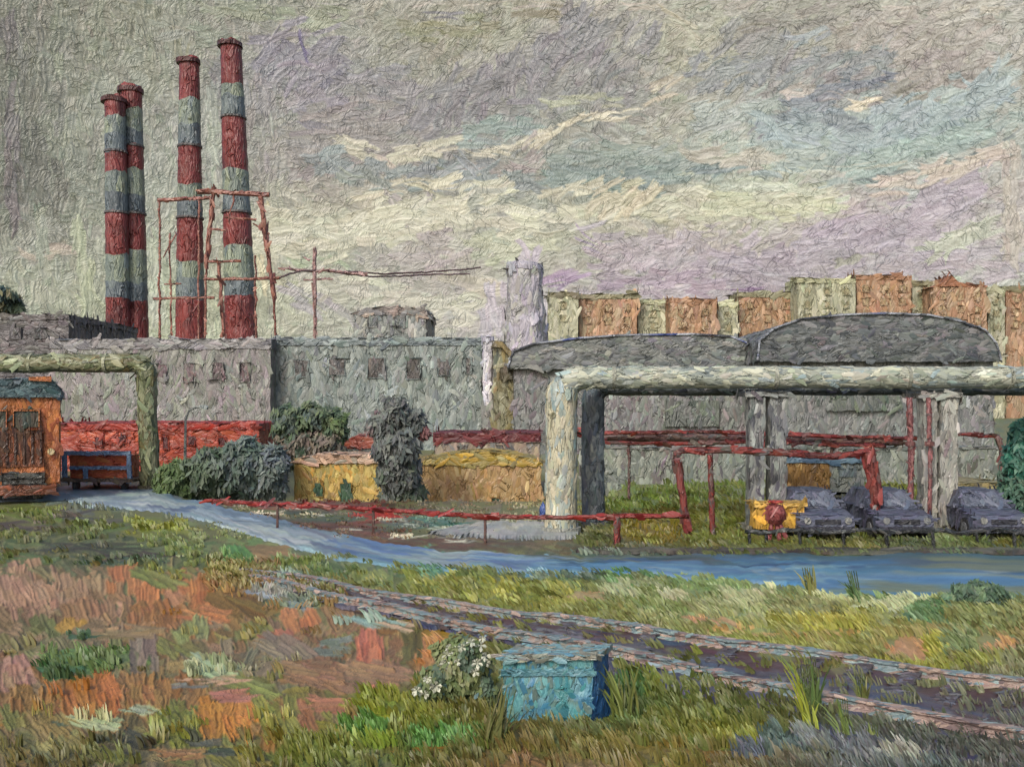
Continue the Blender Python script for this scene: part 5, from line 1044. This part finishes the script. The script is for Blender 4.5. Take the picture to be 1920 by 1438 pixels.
# ================================================================== GRASS
def inside(px, py, poly):
    c = False; j = len(poly) - 1
    for i in range(len(poly)):
        xi, yi = poly[i]; xj, yj = poly[j]
        if (yi > py) != (yj > py) and px < (xj - xi) * (py - yi) / (yj - yi) + xi: c = not c
        j = i
    return c
ROADP = [(-300, 925), (225, 905), (400, 950), (640, 1012), (820, 1036), (1200, 1044), (1700, 1040), (2300, 1045), (2300, 1124), (1560, 1119), (1400, 1094), (1200, 1072), (1000, 1074), (820, 1066), (640, 1046), (520, 1014), (390, 974), (120, 945)]
BEDP = [(x, y - 8) for x, y in FAR] + [(x, y + 12) for x, y in NEAR[::-1]]
def blades(name, pts, mat, parent=None, seed=1):
    """pts: list of (x,y,z,height,width,lean_x,lean_y,colour,count,spread)"""
    rng = np.random.default_rng(seed)
    A = np.array([(p[0], p[1], p[2], p[3], p[4], p[5], p[6], p[9]) for p in pts]); Ccol = np.array([p[7] for p in pts], float); cnt = np.array([p[8] for p in pts])
    R = np.repeat(A, cnt, 0); Cc = np.repeat(Ccol, cnt, 0); n = len(R)
    Cc = Cc * rng.normal(1, .06, (n, 1)) + rng.normal(0, 2.5, (n, 3))
    ang = rng.uniform(0, 2 * math.pi, n); rad = np.sqrt(rng.random(n)) * R[:, 7]
    bx_ = R[:, 0] + rad * np.cos(ang); by = R[:, 1] + rad * np.sin(ang) * .8; h = R[:, 3] * rng.uniform(.55, 1.2, n); wd = R[:, 4] * rng.uniform(.6, 1.3, n)
    lx = (R[:, 5] + rng.normal(0, .07, n)) * h; ly = (R[:, 6] + rng.normal(0, .09, n)) * h
    yaw = rng.normal(0, .35, n); wx = np.cos(yaw) * wd / 2; wy = np.sin(yaw) * wd / 2
    V = np.empty((n, 8, 3)); prof = [.75, 1., .8, .22]; ts = [0, .38, .74, 1.]
    for k, (t, pw) in enumerate(zip(ts, prof)):
        cx = bx_ + lx * t ** 1.7; cy = by + ly * t ** 1.7; cz = R[:, 2] - .02 + h * t * (1 - .12 * t)
        V[:, 2 * k, 0] = cx - wx * pw; V[:, 2 * k, 1] = cy - wy * pw; V[:, 2 * k, 2] = cz
        V[:, 2 * k + 1, 0] = cx + wx * pw; V[:, 2 * k + 1, 1] = cy + wy * pw; V[:, 2 * k + 1, 2] = cz
    base = np.arange(n)[:, None] * 8; Fq = np.concatenate([base + np.array([[2 * k, 2 * k + 1, 2 * k + 3, 2 * k + 2]]) for k in range(3)])
    Vf = V.reshape(-1, 3)
    if parent: Vf = Vf - np.array(parent.location)
    me = np_mesh(name, Vf, Fq, np.repeat(lin(mute(np.clip(Cc, 8, 250), .08)) * GAIN * np.array([1.05, 1.05, .92]), 8, 0), True)
    return link_mesh(name, me, mat, parent)
def grass_mat():
    g = N('grass_blade'); c = g.n('ShaderNodeVertexColor', layer_name='Col').outputs[0]
    g.t.links.new(c, g.b.inputs['Base Color']); g.b.inputs['Roughness'].default_value = .5; g.b.inputs['Specular IOR Level'].default_value = .4; return g.m
GM = grass_mat()
def patch_col(px, py, rng):
    best = None
    for p in PATCH:
        if abs(px - p[0]) < p[2] * .95 and abs(py - p[1]) < p[3] * .95: best = p
    return best
def build_grass():
    rng = np.random.default_rng(21); pts = []
    for i in range(13000):
        py = 950 + (1475 - 950) * rng.random() ** .95; px = rng.uniform(-250, 2170)
        if inside(px, py, ROADP) or (inside(px, py, BEDP) and rng.random() > (.16 if px > 900 else .4)): continue
        if 925 < px < 1165 and 1225 < py < 1366: continue
        if py < 1045 and px > 380: 
            if px < 1085: continue
            if rng.random() < .35: continue
        Y = GY(py); x = X(px, Y); p = patch_col(px, py, rng)
        c = np.array(p[4], float) * (k_ := .85) + gcol(px, py) * (1 - k_) if p else gcol(px + rng.normal(0, 20), py + rng.normal(0, 9))
        flat = c[0] > c[1] * 1.12           # rusty trodden patches stay short
        if flat and rng.random() < .6: continue
        near_ = float(sm(1000, 1400, py)); wide = False
        if flat and rng.random() < .9: continue
        if px < 780 and not (c[1] > c[0] * 1.04) and rng.random() < .85: continue
        if px < 780 and py > 1050 and rng.random() < .45: continue
        if py < 1050 and px < 700 and rng.random() < .5: continue
        hp = rng.uniform(12, 30) * (.85 if wide else 1) * (.5 + .65 * near_)
        lean = -.25 if px < 900 else (.35 if py < 1250 else -.3)
        if px > 700 and py < 1250: lean = -.55
        pts.append((x, Y, float(hz(x, Y)) + .02, hp * S(Y), (rng.uniform(8, 15) * (.5 + .5 * near_) if wide else rng.uniform(2.8, 6.5)) * S(Y), lean + rng.normal(0, .14), rng.normal(.25 if wide else 0, .2), jit(c, 6, 3, rng), int(rng.integers(3, 6)) if wide else int(rng.integers(8, 15)), rng.uniform(8, 22) * S(Y)))
    for i in range(2600):          # yard turf behind the road, and the tangle where the rails vanish
        if i < 1700:
            px, py = rng.uniform(1090, 2150), rng.uniform(893, 1028); hpx = rng.uniform(6, 15)
        elif i < 2100: px, py = rng.uniform(400, 1090), rng.uniform(938, 1010); hpx = rng.uniform(3, 7)
        else:
            px = rng.uniform(395, 640); py = 1078 + (px - 452) * .17 + rng.normal(4, 16); hpx = rng.uniform(10, 22)
            if rng.random() < (px - 440) / 260: continue
        if inside(px, py, ROADP): continue
        Y = GY(py); x = X(px, Y); p = patch_col(px, py, rng); g_ = gcol(px + rng.normal(0, 30), py + rng.normal(0, 10))
        c = np.array(p[4], float) * .7 + g_ * .3 if p else g_
        if i < 1700: c = c * np.array([.95, 1.0, .8])
        pts.append((x, Y, float(hz(x, Y)) + .01, hpx * S(Y), rng.uniform(2.5, 5) * S(Y), rng.normal(-.2, .3), rng.normal(0, .2), jit(c, 8, 4, rng), int(rng.integers(6, 12)), rng.uniform(8, 22) * S(Y)))
    o = blades('grass', pts, GM, seed=4); tag(o, 'thick mixed green, olive and rusty grass over the whole field', 'grass', None, 'stuff')
build_grass()
def plant(name, label, px, py, hpx, cols, n=40, wpx=5, spread=10, lean=-.15, cat='weed', group=None, flowers=None, seed=1):
    Y = GY(py); x = X(px, Y); z = float(hz(x, Y)); s = S(Y); rng = np.random.default_rng(seed)
    root = thing(name, (x, Y, z), label, cat, group)
    pts = [(x + rng.normal(0, spread * s * .5), Y + rng.normal(0, spread * s * .3), z, hpx * s * rng.uniform(.5, 1.05), wpx * s, lean + rng.normal(0, .2), rng.normal(0, .15), np.array(cols[k % len(cols)], float), 3, spread * s * .4) for k in range(n)]
    if flowers:
        leaf_cloud('leaves', [(x, Y, Z(py - 78, Y), 56 * s, 30 * s, 62 * s, 900, cols + [(108, 112, 74)]), (X(px + 40, Y), Y, Z(py - 30, Y), 30 * s, 24 * s, 40 * s, 500, cols), (X(px - 46, Y), Y, Z(py - 50, Y), 30 * s, 24 * s, 34 * s, 350, cols)], root, 8 * s, Y, seed=seed)
    else: blades('leaves', pts, GM, root, seed)
    mb = MB()
    for k in range(5): mb.tube([(x + (k - 2) * spread * s * .25, Y, z), (x + (k - 2) * spread * s * .45 + lean * hpx * s * .4, Y, z + hpx * s * .85)], [1.6 * s, .8 * s], 5)
    mb.build('stem', paint([(70, 84, 48), (92, 100, 56)], Y), root)
    if flowers:
        for (fx, fy, fr) in flowers:
            V = []; Fc = []; cx, cz = X(fx, Y), Z(fy, Y); yy = Y - rng.uniform(.05, .35); mb = MB(); m = 6
            for q in range(m):
                t = 2 * math.pi * q / m + rng.random(); rr = fr * s
                a = (cx, yy, cz); b = (cx + rr * math.cos(t - .42), yy - .02, cz + rr * .9 * math.sin(t - .42)); c = (cx + rr * 1.25 * math.cos(t), yy - .05, cz + rr * 1.2 * math.sin(t)); d = (cx + rr * math.cos(t + .42), yy - .02, cz + rr * .9 * math.sin(t + .42)); e = (cx, yy + .015, cz)
                mb.add([a, b, c, d, e], [(0, 1, 2, 3), (4, 3, 2, 1)])
            mb.build('flower', paint([(190, 192, 170), (206, 206, 186), (178, 184, 172)], Y, amp=.15), root)
    return root
FL = [(884, 1196, 8), (902, 1206, 9), (912, 1220, 8), (868, 1202, 7), (880, 1216, 8), (896, 1232, 9), (912, 1238, 7), (846, 1212, 9), (838, 1224, 8), (836, 1238, 9), (852, 1250, 8), (860, 1232, 6), (826, 1262, 11), (806, 1258, 7), (820, 1276, 10), (786, 1282, 9), (798, 1292, 8), (892, 1250, 8), (870, 1262, 7), (905, 1190, 6)]
plant('flowering_plant', 'bushy weed with white blossoms left of the turquoise bin', 862, 1330, 135, [(84, 96, 58), (66, 84, 66), (96, 104, 62), (60, 86, 90)], n=90, wpx=8, spread=50, lean=-.1, cat='wild flower', flowers=FL, seed=3)
W = [(1520, 1375, 150, (138, 148, 58), 'tallest yellow green weed between the rails'), (1532, 1345, 130, (84, 108, 58), 'dark green weed stalk just behind the tallest weed'), (1588, 1385, 90, (106, 126, 74), 'short weed right of the tallest one, on the gravel'), (1618, 1320, 60, (104, 108, 62), 'small brownish weed inside the track'), (1640, 1395, 46, (112, 124, 66), 'lowest small weed near the blue stones'),
     (1170, 1345, 110, (96, 106, 50), 'arching olive weed at the right side of the turquoise bin'), (930, 1400, 120, (86, 88, 48), 'olive weed leaning over the left side of the turquoise bin'), (1610, 1130, 70, (86, 112, 76), 'dark leaning weed at the near edge of the road'), (1520, 1120, 64, (118, 118, 72), 'brown green weed standing against the blue road')]
for i, (px, py, h_, c, lab) in enumerate(W):
    c = np.array(c); plant('tall_weed', lab, px, py, h_, [tuple(c), tuple(c + 16), tuple(c - 14)], n=7 if h_ < 100 else 10, wpx=4.5, spread=10 if px > 1300 else 26, lean=-.5 if px == 1610 else (-.25 if px != 930 else .3), group='tall single weeds', seed=30 + i)
